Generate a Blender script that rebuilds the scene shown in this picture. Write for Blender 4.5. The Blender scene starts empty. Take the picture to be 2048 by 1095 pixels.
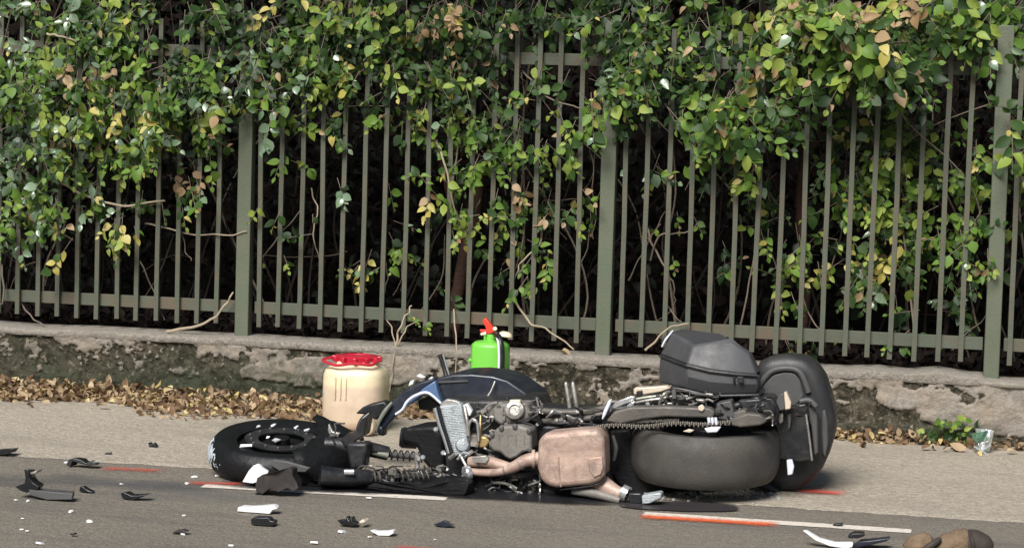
import bpy, bmesh, math, random
import numpy as np
from mathutils import Vector, Matrix, noise

rnd = random.Random(7)
rng = np.random.default_rng(11)
S = bpy.context.scene
COL = S.collection

# ------------------------------------------------------------------ camera
F_PX, CAM_H = 4400.0, 1.45
yaw, pitch, roll = math.radians(12.5), math.radians(3.86), 0.030
fw = Vector((-math.sin(yaw)*math.cos(pitch), math.cos(yaw)*math.cos(pitch), -math.sin(pitch)))
r0 = Vector((math.cos(yaw), math.sin(yaw), 0)); u0 = r0.cross(fw)
rt = r0*math.cos(roll) + u0*math.sin(roll); up = rt.cross(fw)
cd = bpy.data.cameras.new('camera'); cam = bpy.data.objects.new('camera', cd); COL.objects.link(cam)
cd.sensor_width = 36; cd.lens = F_PX/2048*36; cd.clip_start = .1; cd.clip_end = 300
m = Matrix.Identity(4)
for i in range(3):
    m[i][0], m[i][1], m[i][2] = rt[i], up[i], -fw[i]
m[2][3] = CAM_H
cam.matrix_world = m
S.camera = cam

# ------------------------------------------------------------------ light
SUN_EL, SUN_AZ = math.radians(44), math.radians(8)      # azimuth: left of the wall's normal, on the camera's side
S.world = bpy.data.worlds.new('World'); S.world.use_nodes = True
wn = S.world.node_tree.nodes; wl = S.world.node_tree.links
sky = wn.new('ShaderNodeTexSky'); sky.sky_type = 'NISHITA'; sky.sun_disc = False
sdir = Vector((-math.sin(SUN_AZ)*math.cos(SUN_EL), -math.cos(SUN_AZ)*math.cos(SUN_EL), math.sin(SUN_EL)))  # towards the light
sky.sun_elevation = SUN_EL
sky.sun_rotation = math.atan2(sdir.x, sdir.y)
wn['Background'].inputs['Strength'].default_value = 0.035
wl.new(sky.outputs[0], wn['Background'].inputs[0])
sl = bpy.data.lights.new('sun', 'SUN'); sl.energy = 3.3; sl.angle = math.radians(30); sl.color = (1, .975, .93)
so = bpy.data.objects.new('sun', sl); COL.objects.link(so)
so.rotation_euler = (-sdir).to_track_quat('-Z', 'Y').to_euler(); so.location = sdir*20
S.view_settings.view_transform = 'Standard'; S.view_settings.look = 'None'
S.view_settings.exposure = 0.8; S.view_settings.gamma = 1
S.view_settings.use_curve_mapping = False

# ------------------------------------------------------------------ helpers
O = Vector((0, 0, CAM_H))
def ray(px, py): return fw + (px-1024)/F_PX*rt - (py-547.5)/F_PX*up
def P(px, py, Y):
    d = ray(px, py); return O + d*(Y/d.y)
def G(px, py, z=0):
    d = ray(px, py); return O + d*((z-CAM_H)/d.z)

def N(t, ty, **kw):
    n = t.nodes.new(ty)
    for k, v in kw.items():
        if k in n.inputs: n.inputs[k].default_value = v
        else: setattr(n, k, v)
    return n
def ramp(t, src, stops):
    n = t.nodes.new('ShaderNodeValToRGB'); e = n.color_ramp.elements
    while len(e) < len(stops): e.new(.5)
    for i, (p, c) in enumerate(stops):
        e[i].position = p; e[i].color = (*c, 1) if len(c) == 3 else c
    t.links.new(src, n.inputs[0]); return n.outputs[0]
def mixc(t, fac, a, b):
    n = t.nodes.new('ShaderNodeMix'); n.data_type = 'RGBA'
    for s, v in ((n.inputs[0], fac), (n.inputs[6], a), (n.inputs[7], b)):
        if isinstance(v, bpy.types.NodeSocket): t.links.new(v, s)
        elif isinstance(v, tuple): s.default_value = (*v, 1)
        else: s.default_value = v
    return n.outputs[2]
def ntex(t, co, scale, detail=4, rough=.6, dist=0):
    n = N(t, 'ShaderNodeTexNoise', Scale=scale, Detail=detail, Roughness=rough, Distortion=dist)
    t.links.new(co, n.inputs['Vector']); return n.outputs[0]
def mat(name, col, rough=.6, metal=0, var=.25, vscale=14, bump=.15, bscale=60, spec=.5, coat=0, dirt=None, dirt_amt=.4):
    """plain material with tonal variation, optional dust colour and fine relief"""
    M = bpy.data.materials.new(name); M.use_nodes = True; t = M.node_tree
    b = t.nodes['Principled BSDF']; tc = N(t, 'ShaderNodeTexCoord').outputs['Object']
    n1 = ntex(t, tc, vscale)
    c = mixc(t, n1, tuple(x*(1-var) for x in col), tuple(min(1, x*(1+var)) for x in col))
    rsock = ramp(t, ntex(t, tc, vscale*2.3), [(0.3, (rough*.75,)*3), (.7, (min(1, rough*1.25),)*3)])
    if dirt:
        d = ramp(t, ntex(t, tc, vscale*.8, 6, .7), [(.52-dirt_amt*.3, (0,)*3), (.75, (1,)*3)])
        c = mixc(t, d, c, dirt)
    t.links.new(c, b.inputs['Base Color']); t.links.new(rsock, b.inputs['Roughness'])
    b.inputs['Metallic'].default_value = metal; b.inputs['Specular IOR Level'].default_value = spec
    b.inputs['Coat Weight'].default_value = coat; b.inputs['Coat Roughness'].default_value = .12
    if bump:
        bn = N(t, 'ShaderNodeBump', Strength=bump, Distance=.01)
        t.links.new(ntex(t, tc, bscale, 3), bn.inputs['Height']); t.links.new(bn.outputs[0], b.inputs['Normal'])
    return M

def setp(o, label=None, cat=None, group=None, kind=None):
    for k, v in (('label', label), ('category', cat), ('group', group), ('kind', kind)):
        if v: o[k] = v
    return o
def thing(name, loc, label, cat, group=None):
    o = bpy.data.objects.new(name, None); COL.objects.link(o); o.location = loc; o.empty_display_size = .1
    return setp(o, label, cat, group)
def origin(p):
    v = Vector((0, 0, 0))
    while p: v += p.location; p = p.parent
    return v
def obj(name, bm, mt, parent=None, smooth=40, bevel=0, bseg=2, label=None, kind=None, loc=None):
    """world-space bmesh -> object (pivot at loc or at parent's base)"""
    me = bpy.data.meshes.new(name)
    off = origin(parent) + (Vector(loc) if loc else Vector((0, 0, 0)))
    if not bm.faces: raise ValueError(name)
    bmesh.ops.recalc_face_normals(bm, faces=bm.faces)
    bmesh.ops.translate(bm, verts=bm.verts, vec=-off)
    bm.to_mesh(me); bm.free()
    for x in (mt if isinstance(mt, list) else [mt]): me.materials.append(x)
    o = bpy.data.objects.new(name, me); COL.objects.link(o)
    if loc: o.location = loc
    if parent: o.parent = parent
    if bevel:
        b = o.modifiers.new('bevel', 'BEVEL'); b.width = bevel; b.segments = bseg; b.limit_method = 'ANGLE'; b.angle_limit = math.radians(35)
        b.harden_normals = False
    if smooth:
        me.polygons.foreach_set('use_smooth', [True]*len(me.polygons))
        me.set_sharp_from_angle(angle=math.radians(smooth))
    return setp(o, label, kind=kind)
def BM(): return bmesh.new()
def box(bm, c, s, R=None):
    c = Vector(c); vs = []
    for dx in (-.5, .5):
        for dy in (-.5, .5):
            for dz in (-.5, .5):
                v = Vector((dx*s[0], dy*s[1], dz*s[2]))
                vs.append(bm.verts.new(c + (R @ v if R else v)))
    for f in ((0, 1, 3, 2), (4, 6, 7, 5), (0, 4, 5, 1), (2, 3, 7, 6), (0, 2, 6, 4), (1, 5, 7, 3)):
        bm.faces.new([vs[i] for i in f])
    return bm
def catmull(pts, n=6):
    pts = [Vector(p) for p in pts]
    if len(pts) < 3 or n < 2: return pts
    out = []
    for i in range(len(pts)-1):
        p0, p1, p2, p3 = pts[max(i-1, 0)], pts[i], pts[i+1], pts[min(i+2, len(pts)-1)]
        for k in range(n):
            t = k/n
            out.append(.5*((2*p1) + (p2-p0)*t + (2*p0-5*p1+4*p2-p3)*t*t + (3*p1-p0-3*p2+p3)*t**3))
    out.append(pts[-1]); return out
def tube(bm, pts, r, seg=10, n=6, cap=True):
    pts = catmull(pts, n); L = len(pts)
    rr = [np.interp(i/(L-1), np.linspace(0, 1, len(r)), r) for i in range(L)] if isinstance(r, (list, tuple)) else [r]*L
    rings = []; a = None
    for i, p in enumerate(pts):
        t = (pts[min(i+1, L-1)]-pts[max(i-1, 0)])
        if t.length < 1e-9: t = Vector((0, 0, 1))
        t.normalize()
        if a is None: a = t.orthogonal().normalized()
        a = (a - t*a.dot(t)); a = a.normalized() if a.length > 1e-6 else t.orthogonal().normalized()
        b = t.cross(a)
        rings.append([bm.verts.new(p + (a*math.cos(q)+b*math.sin(q))*rr[i]) for q in [2*math.pi*k/seg for k in range(seg)]])
    for A, B in zip(rings, rings[1:]):
        for k in range(seg): bm.faces.new((A[k], A[(k+1) % seg], B[(k+1) % seg], B[k]))
    if cap: bm.faces.new(rings[0][::-1]); bm.faces.new(rings[-1])
    return bm
def axes(n, x=Vector((1, 0, 0))):
    n = Vector(n).normalized(); x = (x - n*x.dot(n)).normalized(); y = n.cross(x)
    return Matrix((x, y, n)).transposed()
def lathe(bm, c, R, prof, seg=48, sq=2.0, closed=False, sx=1, sy=1):
    """profile [(radius, height)] turned about R's z axis at c; sq>2 gives a squarish section"""
    c = Vector(c); rings = []
    for (r, h) in prof:
        ring = []
        for k in range(seg):
            a = 2*math.pi*k/seg; ca, sa = math.cos(a), math.sin(a)
            q = (abs(ca)**sq + abs(sa)**sq)**(-1/sq)
            ring.append(bm.verts.new(c + R @ Vector((r*q*ca*sx, r*q*sa*sy, h))))
        rings.append(ring)
    pairs = list(zip(rings, rings[1:])) + ([(rings[-1], rings[0])] if closed else [])
    for A, B in pairs:
        for k in range(seg): bm.faces.new((A[k], A[(k+1) % seg], B[(k+1) % seg], B[k]))
    if not closed:
        bm.faces.new(rings[0][::-1]); bm.faces.new(rings[-1])
    return bm
def prism(bm, out, Y, d, taper=1.0, bend=0.0, shift=(0, 0)):
    """outline (pixel pairs seen at depth Y) given real thickness d away from the viewer"""
    A = [P(x, y, Y) for x, y in out]; c = sum(A, Vector())/len(A)
    xs = [v.x for v in A]; w = max(xs)-min(xs) or 1
    A = [v + Vector((0, bend*((v.x-c.x)/w*2)**2, 0)) for v in A]
    B = [c + (v-c)*taper + Vector((shift[0], d, shift[1])) for v in A]
    va = [bm.verts.new(v) for v in A]; vb = [bm.verts.new(v) for v in B]; n = len(A)
    bm.faces.new(va); bm.faces.new(vb[::-1])
    for i in range(n): bm.faces.new((va[i], vb[i], vb[(i+1) % n], va[(i+1) % n]))
    return bm
def helix(c0, c1, r, turns, n=14, sq=1.0):
    c0, c1 = Vector(c0), Vector(c1); R = axes(c1-c0, Vector((0, 0, 1)))
    return [c0.lerp(c1, i/(turns*n)) + R @ Vector((r*math.cos(2*math.pi*i/n), r*math.sin(2*math.pi*i/n), 0)) for i in range(int(turns*n)+1)]
def fbm(p, o=4, s=1.0): return noise.fractal(Vector(p)*s, 1.0, 2.0, o)

# ------------------------------------------------------------------ ground
ROAD_EDGE, WALL_Y, FENCE_Y = 8.515, 10.60, 10.73
def ground_mat(name, c1, c2, c3, fine=220, bump=.5, rough=.85, stain=None, spec=.3):
    M = bpy.data.materials.new(name); M.use_nodes = True; t = M.node_tree; b = t.nodes['Principled BSDF']
    tc = N(t, 'ShaderNodeTexCoord').outputs['Object']
    c = mixc(t, ramp(t, ntex(t, tc, 1.3, 5), [(.35, (0,)*3), (.65, (1,)*3)]), c1, c2)
    gr = ntex(t, tc, fine, 2, .7)
    c = mixc(t, ramp(t, gr, [(.42, (0,)*3), (.62, (1,)*3)]), c, c3)
    mid = ramp(t, ntex(t, tc, 28, 5, .75), [(.38, (0,)*3), (.66, (1,)*3)])
    c2_ = mixc(t, .35, c, mixc(t, mid, tuple(x*.55 for x in c1), tuple(min(1, x*1.35) for x in c2)))
    if stain:
        mp = N(t, 'ShaderNodeMapping'); mp.inputs['Scale'].default_value = (.35, 1.4, 1); t.links.new(tc, mp.inputs[0])
        c2_ = mixc(t, ramp(t, ntex(t, mp.outputs[0], 2.2, 6, .65), [(.5, (0,)*3), (.72, (.75,)*3)]), c2_, stain)
    t.links.new(c2_, b.inputs['Base Color']); b.inputs['Roughness'].default_value = rough
    b.inputs['Specular IOR Level'].default_value = spec
    bn = N(t, 'ShaderNodeBump', Strength=bump, Distance=.006)
    ad = N(t, 'ShaderNodeMath', operation='ADD'); t.links.new(gr, ad.inputs[0]); t.links.new(mid, ad.inputs[1])
    t.links.new(ad.outputs[0], bn.inputs['Height']); t.links.new(bn.outputs[0], b.inputs['Normal'])
    return M
M_asphalt = ground_mat('asphalt', (.152, .134, .110), (.192, .168, .136), (.31, .27, .215), 95, .8, .9, (.11, .106, .10))
M_concrete = ground_mat('concrete_paving', (.33, .285, .225), (.41, .355, .285), (.58, .50, .405), 75, .9, .9, (.30, .26, .21))
M_soil = ground_mat('soil_shaded', (.008, .006, .005), (.011, .008, .007), (.015, .011, .009), 60, .8, .95, spec=.04)  # near-black: shade behind the fence put into the soil colour

def sheet(x0, x1, y0, y1, z, nx, ny, fz=None):
    bm = BM(); g = [[bm.verts.new((x0+(x1-x0)*i/nx, y0+(y1-y0)*j/ny, z + (fz(x0+(x1-x0)*i/nx, y0+(y1-y0)*j/ny) if fz else 0))) for j in range(ny+1)] for i in range(nx+1)]
    for i in range(nx):
        for j in range(ny): bm.faces.new((g[i][j], g[i+1][j], g[i+1][j+1], g[i][j+1]))
    return bm
obj('terrain', sheet(-150, 150, -100, 200, -.06, 2, 2), M_soil, kind='structure')
road = obj('asphalt_road', sheet(-60, 60, -12, ROAD_EDGE+.05, 0, 2, 2), M_asphalt, kind='structure')
def cz(x, y): return .004*fbm((x*3, y*3, 0)) if y > ROAD_EDGE+.05 else 0
bm = BM()                                                     # pavement: ragged edge towards the asphalt, slightly proud of it
nx = 520; ys = [0, .02, .06, .2, .4, .7, 1.0, 1.3, 1.6, 1.9, 2.2]
g = []
for i in range(nx+1):
    x = -9 + 13*i/nx; e = ROAD_EDGE + .03*fbm((x*4, 0, 3), 6) + .012*fbm((x*30, 0, 8), 3)
    g.append([bm.verts.new((x, (e+dy) if k < 3 else ROAD_EDGE+dy, .001 if k == 0 else .006+.004*fbm((x*4, dy*4, 0)) if k > 1 else .005)) for k, dy in enumerate(ys)])
for i in range(nx):
    for k in range(len(ys)-1): bm.faces.new((g[i][k], g[i+1][k], g[i+1][k+1], g[i][k+1]))
pave = obj('concrete_pavement', bm, M_concrete, kind='structure', smooth=60)

# painted, wet and dark marks: thin sheets with worn edges
def mark_mat(name, cols, rough=.7, hole=(.38, .52), nscale=26, stretch=(1, 1, 1), alpha=1.0, spec=.3):
    M = bpy.data.materials.new(name); M.use_nodes = True; t = M.node_tree; b = t.nodes['Principled BSDF']
    tc = N(t, 'ShaderNodeTexCoord').outputs['Object']
    mp = N(t, 'ShaderNodeMapping'); mp.inputs['Scale'].default_value = stretch; t.links.new(tc, mp.inputs[0])
    n1 = ntex(t, mp.outputs[0], nscale, 6, .7)
    at = N(t, 'ShaderNodeAttribute', attribute_name='cover').outputs['Fac']
    ad = N(t, 'ShaderNodeMath', operation='ADD'); t.links.new(n1, ad.inputs[0]); t.links.new(at, ad.inputs[1])
    sb = N(t, 'ShaderNodeMath', operation='SUBTRACT'); t.links.new(ad.outputs[0], sb.inputs[0]); sb.inputs[1].default_value = .5
    a = ramp(t, sb.outputs[0], [(hole[0], (0,)*3), (hole[1], (alpha,)*3)])
    c = mixc(t, ntex(t, tc, 40, 4), cols[0], cols[1])
    t.links.new(c, b.inputs['Base Color']); t.links.new(a, b.inputs['Alpha'])
    b.inputs['Roughness'].default_value = rough; b.inputs['Specular IOR Level'].default_value = spec
    return M
M_line = mark_mat('white_road_paint', ((.60, .54, .46), (.74, .67, .58)), hole=(.66, .98), nscale=34)
M_red = mark_mat('red_spray_paint', ((.62, .045, .03), (.72, .09, .05)), hole=(.42, .98), nscale=40, alpha=.75)
M_orange = mark_mat('orange_spray_paint', ((.75, .10, .03), (.8, .18, .06)), hole=(.40, .98), nscale=40, alpha=.9)
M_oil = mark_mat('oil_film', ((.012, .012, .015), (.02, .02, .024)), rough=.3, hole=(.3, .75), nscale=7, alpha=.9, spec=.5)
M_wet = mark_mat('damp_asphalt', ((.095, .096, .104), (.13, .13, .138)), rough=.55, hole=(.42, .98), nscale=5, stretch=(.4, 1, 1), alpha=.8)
M_blot = mark_mat('dark_oval_film', ((.035, .031, .033), (.045, .04, .042)), rough=.45, hole=(.30, .50), nscale=6, alpha=.95, spec=.3)
def blob(name, a, b, width, mt, z, parent, soft=.35, nx=60, ny=14, ragged=.15, ell=False, label=None):
    """strip from a to b (ground points) of given width; attribute cover fades to the rim"""
    a, b = Vector(a), Vector(b); d = (b-a); L = d.length; d.normalize(); nrm = Vector((-d.y, d.x, 0))
    bm = BM(); lay = bm.verts.layers.float.new('cover'); g = []
    for i in range(nx+1):
        u = i/nx; row = []
        hw = width/2*(math.sqrt(max(0.02, 1-(2*u-1)**2)) if ell else 1)*(1+ragged*fbm((u*6+a.x, a.y, 1)))
        for j in range(ny+1):
            v = 2*j/ny-1
            p = a + d*(u*L) + nrm*(v*hw); vt = bm.verts.new((p.x, p.y, z))
            e = min(1-abs(v), min(u, 1-u)*L/width*2 if not ell else 1-math.hypot(2*u-1, 0)*.999)
            vt[lay] = max(0, min(1, e/max(soft, 1e-3))); row.append(vt)
        g.append(row)
    for i in range(nx):
        for j in range(ny): bm.faces.new((g[i][j], g[i+1][j], g[i+1][j+1], g[i][j+1]))
    return obj(name, bm, mt, parent, label=label)
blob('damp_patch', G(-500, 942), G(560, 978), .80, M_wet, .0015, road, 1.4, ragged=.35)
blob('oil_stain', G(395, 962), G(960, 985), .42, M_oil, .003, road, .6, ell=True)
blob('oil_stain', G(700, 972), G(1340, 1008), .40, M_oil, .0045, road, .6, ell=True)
blob('dark_oval', G(1225, 1010), G(1490, 1018), .235, M_blot, .006, road, .28, ell=True, ragged=.05)  # dark oval sheet laid on the asphalt
blob('edge_line', G(400, 971), G(900, 998), .10, M_line, .0028, road, .22, ragged=.1)
blob('edge_line', G(1280, 1027), G(1830, 1063), .105, M_line, .0028, road, .22, ragged=.1)
blob('spray_mark', G(170, 936), G(360, 944), .24, M_red, .0055, road, 1.3)
blob('spray_mark', G(350, 966), G(510, 970), .19, M_red, .0055, road, 1.2)
blob('spray_mark', G(1255, 1032), G(1580, 1052), .19, M_orange, .0055, road, 1.0)
blob('spray_mark', G(760, 1096), G(1010, 1110), .2, M_red, .005, road, 1.0)
blob('spray_mark', G(1570, 984), G(1718, 993), .22, M_red, .0135, pave, 1.0)

# ------------------------------------------------------------------ low wall
M_wall = bpy.data.materials.new('weathered_render'); M_wall.use_nodes = True
t = M_wall.node_tree; b = t.nodes['Principled BSDF']; tc = N(t, 'ShaderNodeTexCoord').outputs['Object']
at = N(t, 'ShaderNodeAttribute', attribute_name='plaster').outputs['Fac']
ms = N(t, 'ShaderNodeAttribute', attribute_name='moss').outputs['Fac']
n_f = ntex(t, tc, 46, 6, .75, .6); n_m = ntex(t, tc, 13, 6, .7, 1.2); n_l = ntex(t, tc, 5, 5)
pl = mixc(t, ramp(t, n_f, [(.35, (0,)*3), (.65, (1,)*3)]), (.21, .185, .155), (.36, .325, .285))
pl = mixc(t, ramp(t, n_l, [(.4, (0,)*3), (.7, (.8,)*3)]), pl, (.36, .29, .22))
st = mixc(t, ramp(t, n_m, [(.42, (0,)*3), (.60, (1,)*3)]), (.026, .024, .016), (.105, .090, .066))
st = mixc(t, ramp(t, n_f, [(.56, (0,)*3), (.64, (.85,)*3)]), st, (.30, .24, .175))
mo = mixc(t, n_f, (.022, .028, .016), (.085, .095, .062))
nf2 = N(t, 'ShaderNodeMath', operation='MULTIPLY_ADD'); t.links.new(n_f, nf2.inputs[0]); nf2.inputs[1].default_value = 1.1; nf2.inputs[2].default_value = -.55
ad2 = N(t, 'ShaderNodeMath', operation='ADD'); t.links.new(at, ad2.inputs[0]); t.links.new(nf2.outputs[0], ad2.inputs[1])
c = mixc(t, ramp(t, ad2.outputs[0], [(.35, (0,)*3), (.6, (1,)*3)]), st, pl)
mfac = N(t, 'ShaderNodeMath', operation='MULTIPLY'); t.links.new(ms, mfac.inputs[0])
t.links.new(ramp(t, n_m, [(.36, (.15,)*3), (.55, (1,)*3)]), mfac.inputs[1])
c = mixc(t, mfac.outputs[0], c, mo)
t.links.new(c, b.inputs['Base Color']); b.inputs['Roughness'].default_value = .95; b.inputs['Specular IOR Level'].default_value = .15
bn = N(t, 'ShaderNodeBump', Strength=.9, Distance=.015); t.links.new(n_f, bn.inputs['Height']); t.links.new(bn.outputs[0], b.inputs['Normal'])
M_cope = ground_mat('coping_concrete', (.19, .168, .14), (.26, .23, .195), (.36, .325, .28), 90, .8, .95, (.17, .155, .12))

wall = thing('low_wall', (-2.5, WALL_Y+.15, 0), 'low mottled rendered wall with flaking plaster and moss under the green fence', 'wall')
WX0, WX1, WZ = -7.6, 2.2, .292
nx, nz = 1250, 42
bm = BM(); lp = bm.verts.layers.float.new('plaster'); lm = bm.verts.layers.float.new('moss'); g = []
bumps = [(-3.35, .17, .30, .09), (-2.98, .21, .25, .1), (-3.6, .16, .16, .05), (-2.45, .2, .18, .08), (-1.42, .17, .14, .08), (-.35, .20, .24, .07), (-.15, .13, .22, .08), (.15, .15, .3, .12), (-1.0, .2, .2, .05)]
for i in range(nx+1):
    x = WX0 + (WX1-WX0)*i/nx; row = []
    for j in range(nz+1):
        z = WZ*j/nz
        q = .40*fbm((x*3.2, z*5, 0), 5) + .34*fbm((x*9, z*12, 5), 5) + .22*fbm((x*31, z*38, 3), 3) - .06 + (z/WZ-.5)*.6
        for (bx, bz, rx, rz) in bumps:
            q += .8*max(0, 1-((x-bx)/rx)**2-((z-bz)/rz)**2)
        pv = max(0, min(1, (q-.18)/.16+.5))
        mv = max(0, min(1, (.62-z/WZ)*1.6 + .8*fbm((x*2.1, z*3, 9), 4) + (.45 if x < -3.2 else -.3)))
        y = WALL_Y - .014*pv - .010*fbm((x*14, z*14, 2), 4) - .012*fbm((x*3, z*4, 7), 3)
        if x > -1.3 and z < .085: y -= .035*max(0, min(1, (.085-z)/.012))*(1 if x < -.35 else max(0, 1-(x+.35)/.1))
        v = bm.verts.new((x, y, z)); v[lp] = pv; v[lm] = mv; row.append(v)
    g.append(row)
for i in range(nx):
    for j in range(nz): bm.faces.new((g[i][j], g[i+1][j], g[i+1][j+1], g[i][j+1]))
obj('wall_face', bm, M_wall, wall, smooth=70)
bm = BM(); g = []                                              # coping: uneven slab top
nx = 620
for i in range(nx+1):
    x = WX0 + (WX1-WX0)*i/nx
    n1 = .006*fbm((x*6, 0, 4), 4); tp = .325 + .008*fbm((x*1.7, 2, 0), 4) + .018*max(0, 1-abs(x+.27)/.16) + .012*max(0, 1-abs(x+.55)/.15) - (.012 if x > -.05 else 0)
    fr = WALL_Y - .022 + n1 + .004*fbm((x*22, 1, 0), 3)
    prof = [(WALL_Y+.05, WZ-.006), (fr+.006, WZ-.004+.5*n1), (fr, WZ+.006), (fr+.002, tp-.008), (fr+.014, tp), (WALL_Y+.12, tp+.004+n1*.4), (WALL_Y+.26, tp+.002), (WALL_Y+.26, .2)]
    g.append([bm.verts.new((x, y, z)) for y, z in prof])
for i in range(nx):
    for k in range(len(prof)-1): bm.faces.new((g[i][k], g[i+1][k], g[i+1][k+1], g[i][k+1]))
obj('coping', bm, M_cope, wall, smooth=50)

# earth behind the wall; the rising bank is added to block the sky
bm = BM(); g = []
prof = [(WALL_Y+.22, .315), (11.2, .34), (11.8, .40), (12.6, .55), (13.2, 1.0), (13.9, 2.2), (14.8, 3.4), (17, 4.0), (60, 4.5)]
for i in range(121):
    x = -30 + 50*i/120
    g.append([bm.verts.new((x, y, z + (.06*fbm((x*2, y*2, 0)) if k > 1 else 0))) for k, (y, z) in enumerate(prof)])
for i in range(120):
    for k in range(len(prof)-1): bm.faces.new((g[i][k], g[i+1][k], g[i+1][k+1], g[i][k+1]))
obj('sky_blocking_bank', bm, M_soil, kind='structure', smooth=60)

# ------------------------------------------------------------------ fence
M_fence = mat('green_grey_fence_paint', (.084, .096, .070), .55, 0, .35, 5, .2, 90, .35, dirt=(.13, .085, .055), dirt_amt=.25)
M_post = mat('green_post_paint', (.098, .120, .080), .55, 0, .2, 4, .2, 90, .35, dirt=(.13, .125, .09), dirt_amt=.4)
fence = thing('metal_fence', (-1.9, FENCE_Y, .33), 'green painted metal bar fence standing on the low wall', 'fence')
PX0, PITCH, NB, SP = -1.902, 1.8855, 16, .1107
for k in range(-3, 3):
    px = PX0 + k*PITCH
    bm = BM(); box(bm, (px, FENCE_Y-.005, .33+.83-.02), (.074, .062, 1.66+.04))
    tl = bm.verts[:]
    obj('post', bm, M_post, fence, bevel=.004)
    for nm, z, h in (('bottom_rail', .475, .062), ('top_rail', 1.783, .060)):
        bm = BM(); box(bm, (px+PITCH/2+.004, FENCE_Y+.022, z), (PITCH-.078-.02, .02, h)); obj(nm, bm, M_fence, fence, bevel=.002)
bar_me = {}
for v in range(4):
    bm = BM(); box(bm, (0, 0, .0), (.0235, .018, 1.56))
    bmesh.ops.subdivide_edges(bm, edges=[e for e in bm.edges if abs(e.verts[0].co.z-e.verts[1].co.z) > 1], cuts=7, use_grid_fill=True)
    for x in bm.verts:
        x.co.x += .0045*noise.noise(Vector((v*7.1, 0, x.co.z*2.4))); x.co.y += .002*noise.noise(Vector((v*3.3, 5, x.co.z*3)))
    me = bpy.data.meshes.new('bar'); bm.to_mesh(me); bm.free(); me.materials.append(M_fence); bar_me[v] = me
for k in range(-3, 3):
    for i in range(NB):
        x = PX0 + k*PITCH + .080 + SP*i
        o = bpy.data.objects.new('bar', bar_me[rnd.randrange(4)]); COL.objects.link(o); o.parent = fence
        o.location = Vector((x + rnd.uniform(-.003, .003), FENCE_Y-.005 + rnd.uniform(-.002, .002), 1.16 + rnd.uniform(-.006, .006))) - fence.location
        o.rotation_euler = (0, rnd.gauss(0, .0035), rnd.gauss(0, .03))

# ------------------------------------------------------------------ leaves
def leaf_mat(name, c1, c2, rough=.42, tr=.30, spec=.5):
    M = bpy.data.materials.new(name); M.use_nodes = True; t = M.node_tree; b = t.nodes['Principled BSDF']
    g1 = N(t, 'ShaderNodeNewGeometry').outputs['Random Per Island']; g2 = N(t, 'ShaderNodeObjectInfo').outputs['Random']
    ad = N(t, 'ShaderNodeMath', operation='ADD'); t.links.new(g1, ad.inputs[0]); t.links.new(g2, ad.inputs[1])
    fr = N(t, 'ShaderNodeMath', operation='FRACT'); t.links.new(ad.outputs[0], fr.inputs[0])
    tc = N(t, 'ShaderNodeTexCoord').outputs['Object']
    c = mixc(t, fr.outputs[0], c1, c2)
    c = mixc(t, ramp(t, ntex(t, tc, 70, 3), [(.45, (0,)*3), (.75, (.55,)*3)]), c, tuple(x*.6 for x in c1))
    t.links.new(c, b.inputs['Base Color']); b.inputs['Roughness'].default_value = rough; b.inputs['Specular IOR Level'].default_value = spec
    tb = N(t, 'ShaderNodeBsdfTranslucent'); t.links.new(c, tb.inputs[0])
    mx = N(t, 'ShaderNodeMixShader'); mx.inputs[0].default_value = tr
    t.links.new(b.outputs[0], mx.inputs[1]); t.links.new(tb.outputs[0], mx.inputs[2])
    t.links.new(mx.outputs[0], t.nodes['Material Output'].inputs[0])
    return M
LM = {
 'deep':  leaf_mat('leaf_deep_green', (.012, .030, .009), (.024, .055, .015), .5, .32, .35),
 'mid':   leaf_mat('leaf_mid_green', (.034, .078, .018), (.064, .128, .028), .5, .34, .35),
 'cool_lit':  leaf_mat('leaf_cool_lit_green', (.13, .21, .12), (.26, .35, .22), .26, .2, .8),  # cool lamp light at the left put into the leaf colour
 'light': leaf_mat('leaf_light_green', (.110, .210, .03), (.185, .31, .05), .5, .36, .35),
 'lime':  leaf_mat('leaf_yellow_green', (.24, .34, .05), (.37, .45, .10), .5, .36, .35),
 'yellow': leaf_mat('leaf_yellow', (.46, .40, .08), (.58, .50, .17), .5),
 'tan':   leaf_mat('leaf_tan_orange', (.34, .21, .10), (.52, .38, .22), .55),
 'dark':  leaf_mat('leaf_evergreen_shaded', (.0035, .005, .0028), (.008, .011, .005), .6, .05, .2),  # shade inside the hedge put into the leaf colour
 'brown': leaf_mat('leaf_dead_brown_shaded', (.008, .005, .0045), (.017, .010, .008), .75, .05, .15),  # dead leaves, darkened to stand in for shade
 'lit_tan': leaf_mat('litter_tan', (.26, .18, .10), (.50, .375, .235), .7, .15, .3),
 'lit_brown': leaf_mat('litter_brown', (.12, .07, .04), (.25, .155, .085), .7, .15, .3),
 'lit_yel': leaf_mat('litter_yellow', (.48, .36, .13), (.62, .52, .28), .6, .15, .3),
}
def leaf_geo(w, fold, curl, n=4):
    """ovate leaf of unit length along +y: verts, faces"""
    ts = np.linspace(0, 1, n+1); V = []; F = []
    for i, t_ in enumerate(ts):
        hw = w*.5*(math.sin(math.pi*t_**.8)**.85) if 0 < t_ < 1 else 0
        z = -curl*t_*t_; y = t_*(1-.15*curl*t_)
        if hw == 0: V.append((0, y, z))
        else: V += [(-hw, y, z+fold*hw), (0, y, z), (hw, y, z+fold*hw)]
    F.append((0, 2, 1)); F.append((0, 3, 2))
    for i in range(n-2):
        a = 1+3*i; b_ = a+3
        F += [(a, a+1, b_+1, b_), (a+1, a+2, b_+2, b_+1)]
    a = 1+3*(n-2); tip = len(V)-1
    F += [(a, a+1, tip), (a+1, a+2, tip)]
    return np.array(V, float), F
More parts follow.
